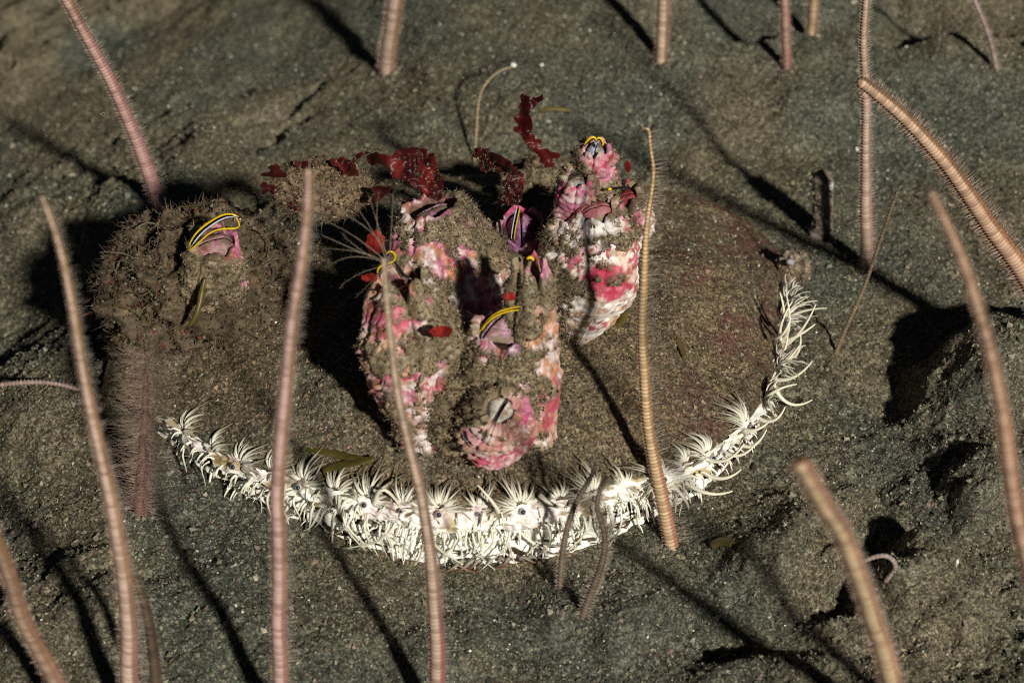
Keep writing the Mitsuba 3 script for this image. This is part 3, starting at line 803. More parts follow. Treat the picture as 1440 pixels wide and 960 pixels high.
bE = D(686, 632)
colour_patches[105] = [(D(680, 650, .001), 0.0026, 0.85, np.array([.74, .70, .64]))]
tE = T(bE, 704, 576, -7)
kE = barnacle('lowest front barnacle, pink with a scaly foot and a closed white two part lid', bE + [0, 0.004, -0.002], tE, [(0, 2.6), (.25, 4.6), (.5, 5.7), (.75, 4.9), (1, 2.2)], 105, 26, 0.04, -0.14, (np.array([.58, .40, .36]), PINK, np.array([.44, .22, .2])), 1.1, True, 0.02, silt_side=(-0.6, 0.2, 0.7), opc=np.array([.74, .72, .66]), oh=0.55, lid=0.97, gap=0.13, scaly=True, crumb=900)

bM = D(598, 600)
tM = T(bM, 602, 522, -2)
kM = barnacle('small broken white barnacle below the orange one at the front of the cluster', bM, tM, [(0, 4.6), (.5, 4.4), (1, 2.6)], 113, 14, 0.06, -0.08, (WHITE, np.array([.6, .34, .34]), np.array([.5, .26, .2])), 0.4, True, 0.30, opc=np.array([.55, .36, .25]), dense=0.7, jag=0.12, crumb=500)

# right-hand group
bH = D(812, 474)
tH = T(bH, 842, 312, 5)
colour_patches[108] = [(at(852, 398, bH[1] - .0035), 0.0036, 0.95, np.array([.42, .035, .085])), (at(870, 330, bH[1] - .002), 0.0042, 0.6, np.array([.60, .30, .50])), (at(818, 340, bH[1] - .004), 0.0035, 0.7, np.array([.58, .24, .42]))]
kH = barnacle('big ridged white barnacle with a crimson patch, right of the cluster, narrowing to its foot', bH + [0, -.001, -.0012], tH, [(0, 0.9), (.12, 2.7), (.3, 5.3), (.55, 7.9), (.8, 7.7), (1, 6.4)], 108, 22, 0.035, -0.42, (np.array([.82, .78, .77]), np.array([.78, .68, .66]), np.array([.62, .42, .30])), 0.0, False, 0.05, silt_side=(-0.9, -0.2, 0.1), patches=[(at(793, 405, bH[1] - .002), 0.0045, 0.55)], crumb=1500)
bI = at(842, 334, tH[1] - .001)
tI = at(838, 292, tH[1] - .003)
colour_patches[109] = [(at(832, 334, tH[1] - .007), 0.0034, 0.9, np.array([.72, .70, .72])), (at(858, 326, tH[1] - .006), 0.0024, 0.8, np.array([.72, .70, .72]))]
kI = barnacle('red streaked barnacle with white foot rim, on top of the big white one', bI, tI, [(0, 6.6), (.25, 6.0), (.7, 4.2), (1, 2.8)], 109, 26, 0.07, -0.22, (np.array([.5, .2, .2]), WHITE, np.array([.34, .06, .07])), 0.2, True, 0.2, opc=np.array([.4, .14, .16]), jag=0.08, crumb=500)
bL = at(886, 310, tH[1] + .002)
tL = at(878, 274, tH[1] - .001)
kL = barnacle('small pink barnacle with a yellow dot on its dark mouth, beside the red streaked one', bL, tL, [(0, 3.6), (.6, 3.2), (1, 2.0)], 112, 12, 0.05, -0.05, (PINK, WHITE, MAGENTA), 0.3, True, 0.2, opc=np.array([.3, .05, .06]), dense=0.6, crumb=500)
lip(kL, [(854, 268), (861, 266), (872, 264), (884, 263)], tL[1] - .002, 0.8, cols=(BLK,), off=(0,))
lip(kL, [(855, 267), (857, 266), (860, 266)], tL[1] - .0028, 1.3, cols=(YEL,), off=(0,))
bK = at(803, 296, tH[1] + .001)
tK = at(812, 250, tH[1] - .002)
kK = barnacle('narrow pink and white barnacle leaning in the shade, left of the topmost barnacle', bK, tK, [(0, 2.6), (.5, 3.0), (1, 1.7)], 111, 12, 0.05, -0.18, (PINK, WHITE, MAGENTA), 0.3, True, 0.15, opc=np.array([.5, .6, .75]), dense=0.6, crumb=300)
bJ = at(836, 262, tH[1] + .003)
tJ = at(838, 207, tH[1] + .001)
kJ = barnacle('topmost pink barnacle of the cluster, its mouth edged blue white and yellow', bJ, tJ, [(0, 3.6), (.5, 3.0), (1, 1.9)], 110, 14, 0.05, -0.22, (PINK, np.array([.6, .3, .36]), RED), 1.3, True, 0.15, opc=BLU, dense=0.7, oh=0.8, crumb=300)
lip(kJ, [(822, 204), (828, 196), (834, 193), (838, 197)], tJ[1] - .0022, 1.1, cols=(YEL, BLK), off=(0, 1.2))
lip(kJ, [(838, 198), (843, 194), (847, 198), (847, 205)], tJ[1] - .0022, 1.1, cols=(YEL, BLK), off=(0, 1.2))

# silt packed between the barnacles
for (px, py, up, yy, rx, ry, rz, seed, lab, ncr) in (
        (652, 545, 6, -1, 9.0, 6, 9.5, 31, 'grey brown silt packed in the middle of the front barnacles', 4200),
        (640, 578, 3, -4, 6.0, 5, 7.5, 36, 'low silt heap at the foot of the front barnacles', 1800),
        (632, 500, 5, 0, 7.5, 5, 5.5, 32, 'crumbly silt heap between the orange barnacle and the striped purple one', 1500),
        (800, 330, 14, 4, 6, 6, 9, 33, 'silt heap wedged behind the left side of the big white barnacle', 2200),
        (860, 330, 20, 9, 6.5, 4, 6, 34, 'silt crust under the topmost barnacles', 2200),
        (765, 300, 12, 10, 8, 5, 11, 35, 'dark silt heap at the back of the gap under the tall red frond', 2200)):
    key = thing('silt_heap', lab, 'silt', 'silt heaps in the barnacle cluster')
    b = D(px, py)
    c = at(px, py, b[1] + yy * 1e-3)
    v, f, nn = blob(c, np.array([rx, ry, rz]) * 1e-3, seed, 0.30, 0.15, 0.10, 5)
    obj('core', shape(v, f, 'm_dull', True, silt_vertex(v, seed)), key)
    fuzz(key, v, nn, ncr * 2, int(ncr * 1.3), rng, 0.00026, 0.0010, 1.0, 0.06)

# ------------------------------------------------------------------ red algae
def blade(key, pts, Y, bend, seed, name='frond', tone=(0.040, 0.0045, 0.005), th=0.00012, step=2.2, glow=0.5, holes=(), frill=2.6):
    """A flexible blade with its own thickness, from an outline; it is crumpled in depth by up to `bend` metres."""
    ring = Polygon(np.asarray(pts, float)).buffer(0)
    ring = ring.buffer(1.2).buffer(-1.2)
    if hasattr(ring, 'geoms'):
        ring = max(ring.geoms, key=lambda g: g.area)
    ext = np.array([ring.exterior.interpolate(s).coords[0] for s in np.arange(0, ring.exterior.length, step * 0.8)])
    ext = ext + frill * np.stack([fb(np.c_[ext, 0 * ext[:, :1]], 0.20, 3, seed), fb(np.c_[ext, 0 * ext[:, :1]], 0.20, 3, seed + 1)], -1) * 2
    ring = Polygon(ext).buffer(0)
    if hasattr(ring, 'geoms'):
        ring = max(ring.geoms, key=lambda g: g.area)
    for h in holes:
        ring = ring.difference(Point(h[0], h[1]).buffer(h[2]))
    x0, y0, x1, y1 = ring.bounds
    xs, ys = np.meshgrid(np.arange(x0, x1, step), np.arange(y0, y1, step))
    xs = xs + (np.arange(xs.shape[0]) % 2)[:, None] * step / 2
    q = np.c_[xs.ravel(), ys.ravel()]
    q = q[shapely.contains_xy(ring.buffer(-step * 0.45), q[:, 0], q[:, 1])]
    rings = [ring.exterior] + list(ring.interiors)
    q = np.vstack([q] + [np.array([r_.interpolate(s).coords[0] for s in np.arange(0, r_.length, step * 0.8)]) for r_ in rings])
    t = Delaunay(q).simplices
    cen = q[t].mean(1)
    t = t[shapely.contains_xy(ring, cen[:, 0], cen[:, 1])]
    q3 = np.c_[q, 0 * q[:, :1]]
    Yv = Y + bend * 2 * (fb(q3, 0.022, 2, seed + 3) + 0.35 * fb(q3, 0.09, 2, seed + 4))
    p = at(q[:, 0], q[:, 1], Yv)
    m = trimesh.Trimesh(p, t, process=False)
    nrm = np.array(m.vertex_normals)
    n = len(p)
    e = np.sort(np.vstack([t[:, [0, 1]], t[:, [1, 2]], t[:, [2, 0]]]), 1)
    ed = np.vstack([t[:, [0, 1]], t[:, [1, 2]], t[:, [2, 0]]])
    un, inv, cnt = np.unique(e, axis=0, return_inverse=True, return_counts=True)
    bd = ed[cnt[inv.ravel()] == 1]
    f = np.vstack([t, t[:, ::-1] + n, np.stack([bd[:, 1], bd[:, 0], bd[:, 0] + n], -1), np.stack([bd[:, 1], bd[:, 0] + n, bd[:, 1] + n], -1)])
    v = np.vstack([p + nrm * th / 2, p - nrm * th / 2])
    k = fb(q3, 0.05, 3, seed + 5)[:, None]
    c = np.array(tone) * (1 + 1.5 * k) + glow * sm(0.02, 0.2, k) * np.array([0.10, 0.010, 0.008])
    obj(name, shape(v, f, 'm_alga', True, np.vstack([c, c])), key)
    return v[:n], nrm


Z1 = lambda pts: np.array([(480 + x / 4.8, 120 + y / 4.8) for x, y in pts])
Z3 = lambda pts: np.array([(680 + x / 4.8, 120 + y / 4.8) for x, y in pts])
k1 = thing('red_alga', 'broad dark red frond with a hole, draped over the back left barnacle', 'seaweed', 'red seaweed on the barnacles')
v, nn = blade(k1, Z1([(175, 480), (215, 450), (300, 470), (330, 470), (365, 465), (400, 430), (450, 425), (520, 420), (575, 430), (580, 455), (625, 460), (635, 500), (650, 560), (670, 600), (690, 640), (695, 700), (685, 760), (650, 770), (590, 765), (550, 720), (500, 690), (440, 650), (400, 640), (370, 640), (320, 590), (300, 545), (250, 535), (200, 540), (180, 520)]), tB[1] - 0.0045, 0.0035, 201, holes=[(587, 246, 3.5)], glow=0.7)
blade(k1, Z1([(-10, 480), (30, 490), (60, 520), (105, 462), (160, 445), (195, 462), (150, 470), (105, 500), (75, 545), (45, 600), (30, 640), (5, 630), (15, 560), (-10, 520)]), tB[1] - 0.004, 0.003, 203, glow=0.3)
blade(k1, Z1([(200, 690), (240, 680), (300, 690), (340, 680), (330, 710), (290, 740), (260, 780), (220, 785), (205, 750), (230, 730)]), tB[1] - 0.008, 0.002, 204)
sel = np.flatnonzero(np.abs(v[:, 0] - at(592, 222, tB[1])[0]) < 0.0045)
fuzz(k1, v[sel], -nn[sel] * np.sign(nn[sel][:, 1:2]), 90, 60, rng, 0.00020, 0.0006)
k2 = thing('red_alga', 'folded dark red frond leaning left over the dark gap in the cluster', 'seaweed', 'red seaweed on the barnacles')
v, nn = blade(k2, Z1([(875, 450), (900, 430), (940, 415), (1000, 440), (1060, 470), (1120, 500), (1180, 550), (1230, 600), (1235, 680), (1210, 790), (1150, 800), (1080, 810), (1050, 790), (1060, 740), (1100, 740), (1090, 680), (1110, 620), (1080, 580), (1030, 570), (1010, 550), (1000, 575), (960, 585), (930, 560), (925, 520), (950, 515), (900, 490)]), tG[1] + 0.001, 0.004, 211)
blade(k2, Z1([(920, 420), (990, 440), (1060, 470), (1130, 515), (1190, 570), (1170, 585), (1100, 540), (1030, 520), (960, 490), (915, 470)]), tG[1] - 0.001, 0.003, 212, tone=(0.045, 0.005, 0.006))
fuzz(k2, v, -nn * np.sign(nn[:, 1:2]), 120, 160, rng, 0.00022, 0.0009)
k3 = thing('red_alga', 'tall narrow red branch with a toothed edge standing up behind the cluster', 'seaweed', 'red seaweed on the barnacles')
blade(k3, Z3([(245, 70), (265, 65), (282, 78), (300, 65), (320, 82), (340, 75), (352, 92), (370, 80), (405, 65), (400, 90), (365, 120), (345, 150), (310, 190), (325, 240), (335, 290), (330, 330), (350, 370), (390, 365), (380, 400), (395, 430), (420, 430), (470, 450), (510, 470), (545, 465), (490, 500), (470, 550), (420, 560), (390, 520), (370, 460), (340, 445), (310, 435), (290, 400), (270, 370), (250, 340), (210, 305), (200, 290), (235, 280), (240, 260), (205, 232), (190, 205), (230, 205), (240, 180), (235, 140), (255, 110)]), 0.0160, 0.002, 221, step=1.6, glow=0.4)
k4 = thing('red_alga', 'cluster of small round red lobes loaded with tan silt, left of the big frond', 'seaweed', 'red seaweed on the barnacles')
y4 = tB[1] - 0.003
for j, (x, y, a_, b_) in enumerate(((386, 242, 13, 9), (400, 262, 15, 9), (376, 264, 10, 7), (424, 232, 10, 6), (478, 230, 11, 7), (415, 288, 9, 8), (495, 240, 7, 9), (440, 284, 9, 7))):
    an = np.linspace(0, 2 * np.pi, 24, endpoint=False)
    wv = 1 + 0.35 * np.sin(3 * an + j) + 0.2 * np.sin(5 * an + 2 * j)
    blade(k4, np.c_[x + a_ * wv * np.cos(an), y + b_ * wv * np.sin(an)], y4 - 0.001 * (j % 3), 0.002, 230 + j * 7, 'lobe', step=1.8, tone=(0.045, 0.006, 0.006), glow=0.3)
v, f, nn = blob(at(455, 265, y4 + .001), np.array([0.0068, 0.0035, 0.0042]), 41, 0.35, 0.2, 0.14, 5)
obj('silt_load', shape(v, f, 'm_dull', True, silt_vertex(v, 41, 1.2) * 0.85), k4)
fuzz(k4, v, nn, 3200, 1500, rng, 0.00026, 0.0013, 1.2, 0.12, tone=0.8)
for lab, x, y, a_, b_, Yb in (('oval red blade behind the feathery legs of the orange barnacle', 527, 341, 13, 17, tC[1] + .002), ('oval bright red blade lying between the orange barnacle and the silt', 620, 466, 17, 8, bC[1] - .0075),
                              ('small red blade at the left foot of the feathery legs', 519, 390, 12, 6, tC[1] - .001), ('tiny red scrap of weed at the right foot of the slender barnacle', 774, 484, 6, 4, None), ('small red blade on the right shoulder of the cluster', 883, 234, 4, 9, tL[1] + .002), ('small red blade on the silt beside the slender barnacle', 716, 417, 9, 6, tF[1] - .006)):
    k = thing('red_alga', lab, 'seaweed', 'red seaweed on the barnacles')
    an = np.linspace(0, 2 * np.pi, 28, endpoint=False)
    blade(k, np.c_[x + a_ * np.cos(an), y + b_ * np.sin(an) * (1 + .15 * np.cos(an))], Yb if Yb is not None else on_dome(x, y)[1] - .0005, 0.0012, int(x), 'blade', step=1.6, tone=(0.16, 0.012, 0.010), glow=0.6)
# ------------------------------------------------------------------ brittle star arms
PINKS = (np.array([.50, .25, .22]), np.array([.52, .32, .25]), np.array([.45, .27, .12]))     # base, middle, tip


def arm(label, pts, w, tipY=None, pal=PINKS, feet=1, dors=(-0.3, -1, 0.3), seg=0.0006, foot=2.2, spine=0.8, stripe=1.0, seed=0, name='brittle_star_arm', category='brittle star', baseY=None, sink=0.004, band=0.35, tone=0.80, halo=0):
    """An arm raised out of the silt. pts: picture places from base to tip; w: widths in pixels there."""
    r_ = np.random.default_rng(300 + seed)
    key = thing(name, label, category, 'brittle star arms rising from the silt' if name == 'brittle_star_arm' else None)
    pts = np.array(pts, float)
    b = on_ground(*pts[0]) if baseY is None else at(*pts[0], baseY)
    L = np.r_[0, np.cumsum(np.linalg.norm(np.diff(pts, axis=0), axis=1))]
    L /= L[-1]
    Y = b[1] + ((tipY if tipY is not None else b[1]) - b[1]) * L
    p3 = at(pts[:, 0], pts[:, 1], Y)
    wid = 0.86 * np.interp(L, np.linspace(0, 1, len(w)), w) * K * ((p3 - CAM) @ F3) / 2
    q = spline(p3, 200)
    wid = np.interp(np.linspace(0, 1, 200), L, wid)
    d0 = unit(q[0] - q[4])
    q = np.vstack([q[0] + d0 * sink, q[0] + d0 * sink * 0.5, q]); wid = np.r_[wid[0], wid[0], wid]
    s = np.r_[0, np.cumsum(np.linalg.norm(np.diff(q, axis=0), axis=1))]
    nseg = max(8, int(s[-1] / seg)); per = 6
    u = np.linspace(0, s[-1], nseg * per + 1)
    c = np.stack([np.interp(u, s, q[:, k]) for k in range(3)], -1)
    c = c + 0.85 * np.interp(u, s, wid)[:, None] * np.stack([fb(np.c_[u * 60, 0 * u, 0 * u + seed + 7 * j], 1, 2, 50 + j) for j in range(3)], -1)
    r = np.interp(u, s, wid)
    ph = np.mod(np.arange(len(u)) / per, 1.0)
    idx = (np.arange(len(u)) // per)
    bead = 0.94 + 0.07 * np.sin(np.pi * np.clip(ph, 0, 1)) ** 0.6
    r = r * bead
    r[-per:] *= np.linspace(1, 0.35, per)
    sides = 18
    t, a, bn = frames(c, np.asarray(dors, float))
    ang = np.arange(sides) / sides * 2 * np.pi
    sx, sy = np.cos(ang), np.sin(ang)
    se = (np.abs(sx) ** 2.6 + np.abs(sy) ** 2.6) ** (-1 / 2.6)
    prof = se * (1 + 0.06 * np.cos(4 * ang))
    # on the flanks each segment carries a raised side plate
    flank = np.clip(np.abs(sx) - 0.45, 0, 1)
    R = r[:, None] * (prof[None] * 0.94 + 0.16 * flank[None] * (np.sin(np.pi * ph) ** 2 - 0.4)[:, None])
    v = c[:, None] + (R * sx)[..., None] * a[:, None] + (R * sy * 0.88)[..., None] * bn[:, None]
    U = (u / s[-1])[:, None]
    col = lerp(pal[0], pal[1], sm(0.08, 0.5, U)); col = lerp(col, pal[2], sm(0.60, 0.95, U))
    dor = sm(0.62, 0.92, sy)[None, :, None] * np.ones((len(u), 1, 1))
    segr = r_.random(nseg + 2)
    bandc = (0.54 + 0.22 * segr[idx])[:, None]
    slow = 1 + 0.9 * fb(np.c_[u * 130, 0 * u, 0 * u + seed], 1, 2, 77)[:, None]
    band = band * (0.35 + 0.9 * segr[idx])
    joint = 1 - band * np.exp(-((ph - 0.0) / 0.16) ** 2) - band * np.exp(-((ph - 1.0) / 0.16) ** 2)
    C = (col * bandc * slow * joint[:, None])[:, None] * np.ones((1, sides, 1))
    pale = np.array([0.68, 0.50, 0.40]) * (0.8 + 0.4 * segr[idx])[:, None, None] * joint[:, None, None]
    C = lerp(C, pale, dor * 0.85 * stripe * (0.6 + 0.8 * segr[idx])[:, None, None].clip(0, 1))
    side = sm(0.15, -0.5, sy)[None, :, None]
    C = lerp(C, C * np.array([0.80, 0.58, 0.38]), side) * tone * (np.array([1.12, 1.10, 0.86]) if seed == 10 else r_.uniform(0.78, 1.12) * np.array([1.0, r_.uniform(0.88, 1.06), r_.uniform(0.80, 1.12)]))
    f = np.vstack([grid_faces(len(u), sides, True), np.stack([np.arange(sides - 2) * 0 + (len(u) - 1) * sides, (len(u) - 1) * sides + 1 + np.arange(sides - 2), (len(u) - 1) * sides + 2 + np.arange(sides - 2)], -1)])
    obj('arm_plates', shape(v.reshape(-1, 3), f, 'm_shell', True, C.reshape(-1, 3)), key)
    mids = np.arange(nseg) * per + per // 2
    live = mids[mids > len(u) * (sink / s[-1])]
    if pts[0][1] < 900 and baseY is None and wid[0] > 0.0005:
        nb = 90
        an = r_.uniform(0, 2 * np.pi, nb)
        rad = wid[0] * r_.uniform(0.9, 2.6, nb)
        pb = b[None] + np.stack([np.cos(an) * rad, np.sin(an) * rad, 0 * an], -1)
        pb[:, 2] = np.maximum(ground(pb[:, :2]), b[2] - 0.004) + 0.0002 * r_.random(nb)
        vb, fb_, kb = crumbs(pb, wid[0] * r_.uniform(0.12, 0.42, nb), r_, True)
        obj('silt_collar', shape(vb, fb_, 'm_dull', False, silt_tones(nb, r_)[kb]), key, 'stuff')
    if spine:
        B, Dd, Ln = [], [], []
        for sg in (1, -1):
            for e in (-0.45, 0.1, 0.6):
                dv = sg * a[live] * math.cos(e) + bn[live] * math.sin(e)
                B.append(c[live] + dv * r[live][:, None] * 0.85); Dd.append(dv + 0.35 * t[live] + r_.normal(size=dv.shape) * 0.12); Ln.append(r[live] * spine * r_.uniform(.7, 1.2, len(live)))
        B, Dd, Ln = np.vstack(B), np.vstack(Dd), np.concatenate(Ln)
        v, f = hairs(B, Dd, Ln, 0.000060, r_, 0.1, 2)
        obj('spines', shape(v, f, 'm_skin', False, np.repeat(np.clip(0.8 * lerp(pal[0], [.62, .50, .42], 0.45) * r_.uniform(.7, 1.1, (len(B), 1)), 0, .9), 9, 0)), key, 'stuff')
    if feet:
        lv = live[r_.random(len(live)) < 0.92]
        B, Dd = [], []
        for e in (-0.35, 0.0, 0.35):
            dv = feet * a[lv] * math.cos(e) - bn[lv] * math.sin(e) * 1.2 + np.array([0, 0, 0.05])
            B.append(c[lv] + dv * r[lv][:, None] * 0.8); Dd.append(dv + r_.normal(size=dv.shape) * 0.10 + 0.12 * t[lv])
        B, Dd = np.vstack(B), np.vstack(Dd)
        Ln = np.maximum(np.tile(r[lv], 3), 0.0007) * foot * r_.uniform(.6, 1.15, len(B))
        v, f = hairs(B, Dd, Ln, 0.000042, r_, 0.15, 3)
        obj('tube_feet', shape(v, f, 'm_skin', False, np.repeat(np.array([.42, .36, .32]) * r_.uniform(.6, 1.2, (len(B), 1)), 12, 0)), key, 'stuff')
    if halo:
        i = r_.integers(len(c) // 6, len(c), halo)
        an = r_.uniform(0, 2 * np.pi, halo)
        dv = np.cos(an)[:, None] * a[i] + np.sin(an)[:, None] * bn[i] + 0.25 * t[i]
        v, f = hairs(c[i], dv, 0.0048 * r_.uniform(.5, 1.2, halo), 0.000032, r_, 0.3, 3)
        obj('fine_hairs', shape(v, f, 'm_skin', False, np.array([.26, .19, .16])), key, 'stuff')
    return key


TAN3 = (np.array([.52, .28, .23]), np.array([.48, .29, .16]), np.array([.46, .28, .10]))
ORG3 = (np.array([.52, .26, .20]), np.array([.50, .27, .16]), np.array([.46, .29, .16]))
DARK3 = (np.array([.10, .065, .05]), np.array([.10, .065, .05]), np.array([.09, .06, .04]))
GREY3 = (np.array([.30, .24, .19]), np.array([.24, .19, .15]), np.array([.20, .16, .12]))
LILAC3 = (np.array([.42, .34, .36]), np.array([.36, .30, .34]), np.array([.34, .28, .32]))
RED3 = (np.array([.55, .19, .18]), np.array([.52, .32, .24]), np.array([.40, .28, .17]))

arm('pink arm leaning left behind the detritus heap, its tip out of the top left', [(232, 302), (207, 236), (180, 165), (140, 85), (92, 2), (58, -60)], (24, 22, 20, 18, 16), pal=(np.array([.58, .34, .33]), np.array([.54, .30, .27]), np.array([.50, .30, .17])), feet=1, foot=1.6, seed=1, tipY=None)
arm('upright tan arm stub cut by the top edge, left of the hair thin arm', [(545, 102), (548, 60), (553, 10), (557, -50)], (24, 25, 23), pal=TAN3, feet=-1, foot=0.9, seed=2)
arm('pinkish arm stub at the top edge above the pale banded arm', [(930, 84), (932, 40), (934, -50)], (19, 20, 18), seed=3, feet=0, stripe=1.6)
arm('left one of the two pink arm stubs at the top right edge', [(1105, 94), (1104, 45), (1101, -50)], (15, 15, 15), seed=4, feet=0)
arm('right one of the two pink arm stubs at the top right edge, the shorter one', [(1140, 58), (1145, 20), (1149, -50)], (17, 16, 15), seed=5, feet=0)
arm('thin straight upright arm at the right that crosses behind the leaning arm', [(1216, 378), (1219, 300), (1217, 210), (1217, 120), (1215, 60), (1219, -10), (1218, -60)], (21, 20, 16, 14, 13, 12), pal=(np.array([.60, .36, .34]), np.array([.60, .42, .36]), np.array([.50, .38, .22])), seed=6, feet=1, foot=1.5, stripe=1.3)
arm('thick orange pink arm leaning in from the right edge, tip at the upright arm', [(1500, 500), (1462, 425), (1420, 352), (1370, 282), (1310, 208), (1252, 150), (1205, 112)], (32, 32, 30, 27, 23, 20), pal=ORG3, seed=7, tipY=-0.0135, feet=1, foot=1.5, spine=1.1)
arm('out of focus orange arm near the right edge, tapering up to the left', [(1505, 1240), (1490, 1080), (1468, 910), (1440, 760), (1425, 680), (1406, 565), (1380, 450), (1348, 350), (1310, 268)], (31, 31, 30, 29, 27, 23, 19, 12), pal=ORG3, seed=8, feet=1, foot=1.0, tipY=-0.105)
arm('blurred blunt orange arm in the right foreground', [(1268, 1040), (1256, 960), (1238, 885), (1208, 805), (1168, 728), (1124, 650)], (34, 33, 31, 30, 30), pal=(np.array([.56, .32, .25]), np.array([.56, .32, .24]), np.array([.50, .26, .19])), seed=9, feet=1, foot=0.9, tipY=-0.118)
arm('sharp pale banded arm in front of the right part of the scallop, tip hooked left', [(947, 766), (931, 690), (911, 590), (904, 490), (906, 385), (914, 290), (919, 235), (914, 195), (911, 181), (903, 182)], (24, 23, 20, 18, 17, 16, 13, 9, 6, 4), pal=(np.array([.56, .27, .24]), np.array([.60, .38, .19]), np.array([.52, .31, .09])), seed=10, feet=1, foot=3.0, tipY=-0.036, band=0.65, stripe=1.3, spine=0.45)
arm('slender arm rising in front of the cluster, pinkish red at its foot', [(612, 1020), (613, 930), (612, 855), (604, 770), (586, 672), (561, 562), (546, 450), (540, 362)], (25, 26, 24, 19, 16, 14, 11, 9), pal=RED3, seed=11, feet=1, foot=1.5, spine=0.5, tipY=-0.075)
arm('upright out of focus arm left of the cluster, tan at its tip', [(393, 1030), (391, 930), (390, 800), (392, 680), (402, 560), (414, 440), (430, 330), (435, 238)], (27, 26, 25, 24, 22, 21, 18, 11), pal=TAN3, seed=12, feet=1, foot=1.7, spine=0.6, stripe=1.4)
arm('tall left arm that bends from a thin tip to a thick pink foot', [(186, 1030), (183, 930), (170, 790), (150, 680), (125, 565), (105, 450), (85, 350), (59, 276)], (31, 30, 27, 24, 20, 17, 13, 8), pal=TAN3, seed=13, feet=1, foot=1.6, stripe=1.3)
arm('blurred arm crossing the bottom left corner', [(100, 1020), (72, 950), (42, 885), (14, 815), (-12, 745), (-30, 690)], (30, 28, 26, 24, 18), pal=(np.array([.54, .32, .28]), np.array([.50, .30, .20]), np.array([.44, .28, .10])), seed=14, feet=0, tipY=-0.105)
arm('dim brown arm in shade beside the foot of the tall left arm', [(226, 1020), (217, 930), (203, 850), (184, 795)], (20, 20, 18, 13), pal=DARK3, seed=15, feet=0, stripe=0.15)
arm('fuzzy pink arm wrapped in a halo of fine hairs, left of the gape', [(196, 719), (199, 660), (202, 600), (206, 545), (207, 500)], (24, 22, 17, 12, 7), pal=(np.array([.34, .14, .13]), np.array([.24, .11, .10]), np.array([.18, .10, .08])), seed=16, feet=1, foot=4.2, spine=1.5, stripe=0.2, halo=1500)
arm('thin brown curled arm at the front, left of the pair', [(787, 828), (791, 780), (800, 735), (815, 698), (832, 668), (838, 645)], (11, 10, 9, 8, 6), pal=GREY3, seed=17, feet=0, stripe=0.3, spine=1.2)
arm('thin brown curled arm at the front, right of the pair', [(820, 866), (834, 825), (847, 785), (848, 740), (840, 708), (846, 684), (853, 668)], (13, 13, 12, 10, 8, 6), pal=GREY3, seed=18, feet=1, foot=1.4, stripe=0.3, spine=1.5)
arm('small pale lilac arm at the top right corner', [(1402, 97), (1394, 58), (1382, 25), (1366, -10), (1350, -50)], (11, 10, 9, 8), pal=LILAC3, seed=19, feet=0, stripe=0.8)
arm('thin brown whip of an arm leaning right beyond the right end of the scallop', [(1176, 497), (1198, 440), (1220, 388), (1244, 320), (1263, 268)], (7, 7, 6, 5), pal=GREY3, seed=20, feet=0, stripe=0.2, spine=0.3, seg=0.0006)
arm('hair thin banded arm curving over behind the cluster', [(666, 300), (667, 235), (671, 170), (678, 128), (695, 106), (724, 95)], (5, 5, 5, 4, 3), pal=(np.array([.34, .28, .20]), np.array([.46, .36, .24]), np.array([.60, .54, .44])), seed=21, feet=0, stripe=0.4, spine=0, seg=0.0008, tipY=0.070)
arm('thin pale arm lying across the silt at the left edge', [(108, 548), (84, 541), (45, 537), (0, 540), (-40, 545)], (9, 9, 8, 8), pal=(np.array([.30, .25, .22]),) * 3, seed=22, feet=0, stripe=0.3, spine=0.4)

arm('small pinkish curled arm tip poking out of the silt beside the blurred foreground arm', [(1255, 803), (1257, 790), (1246, 781), (1222, 785), (1204, 794)], (9, 9, 8, 6), pal=(np.array([.52, .42, .40]),) * 3, seed=23, feet=0, stripe=0.4, spine=0, sink=0.002)
# arms outside the frame, whose shadows fall across the top left corner
# ------------------------------------------------------------------ other small things
rng = np.random.default_rng(77)
k = thing('worm_tube', 'stubby sandy worm tube standing upright near the thin straight arm', 'worm tube')
b = on_ground(1150, 330); t_ = at(1157, 248, b[1])
q = spline([b - [0, 0, .003], lerp(b, t_, .5) + [.0006, 0, 0], t_], 60)
v, f = tube(q, 0.0017 * np.interp(np.linspace(0, 1, 60), [0, .8, 1], [1.15, 1.0, 1.05]), 40)
nz = fb(v, 500, 3, 4)
v2_ = v + unit(v - np.vstack([np.repeat(q, 40, 0), q[:1], q[-1:]])) * (0.0009 * nz)[:, None]
cc = 1.5 * lerp(np.array([.13, .105, .085]), np.array([.32, .30, .31]), sm(0.08, 0.2, fb(v, 300, 3, 6))[:, None]) * (0.6 + 0.8 * meshkit.noise(v * 2500)[:, None])
tb = obj('tube', shape(v2_, f, 'm_dull', True, cc), k)
fuzz(k, v2_, unit(v - np.vstack([np.repeat(q, 40, 0), q[:1], q[-1:]])), 500, 60, rng, 0.0003, 0.0008)

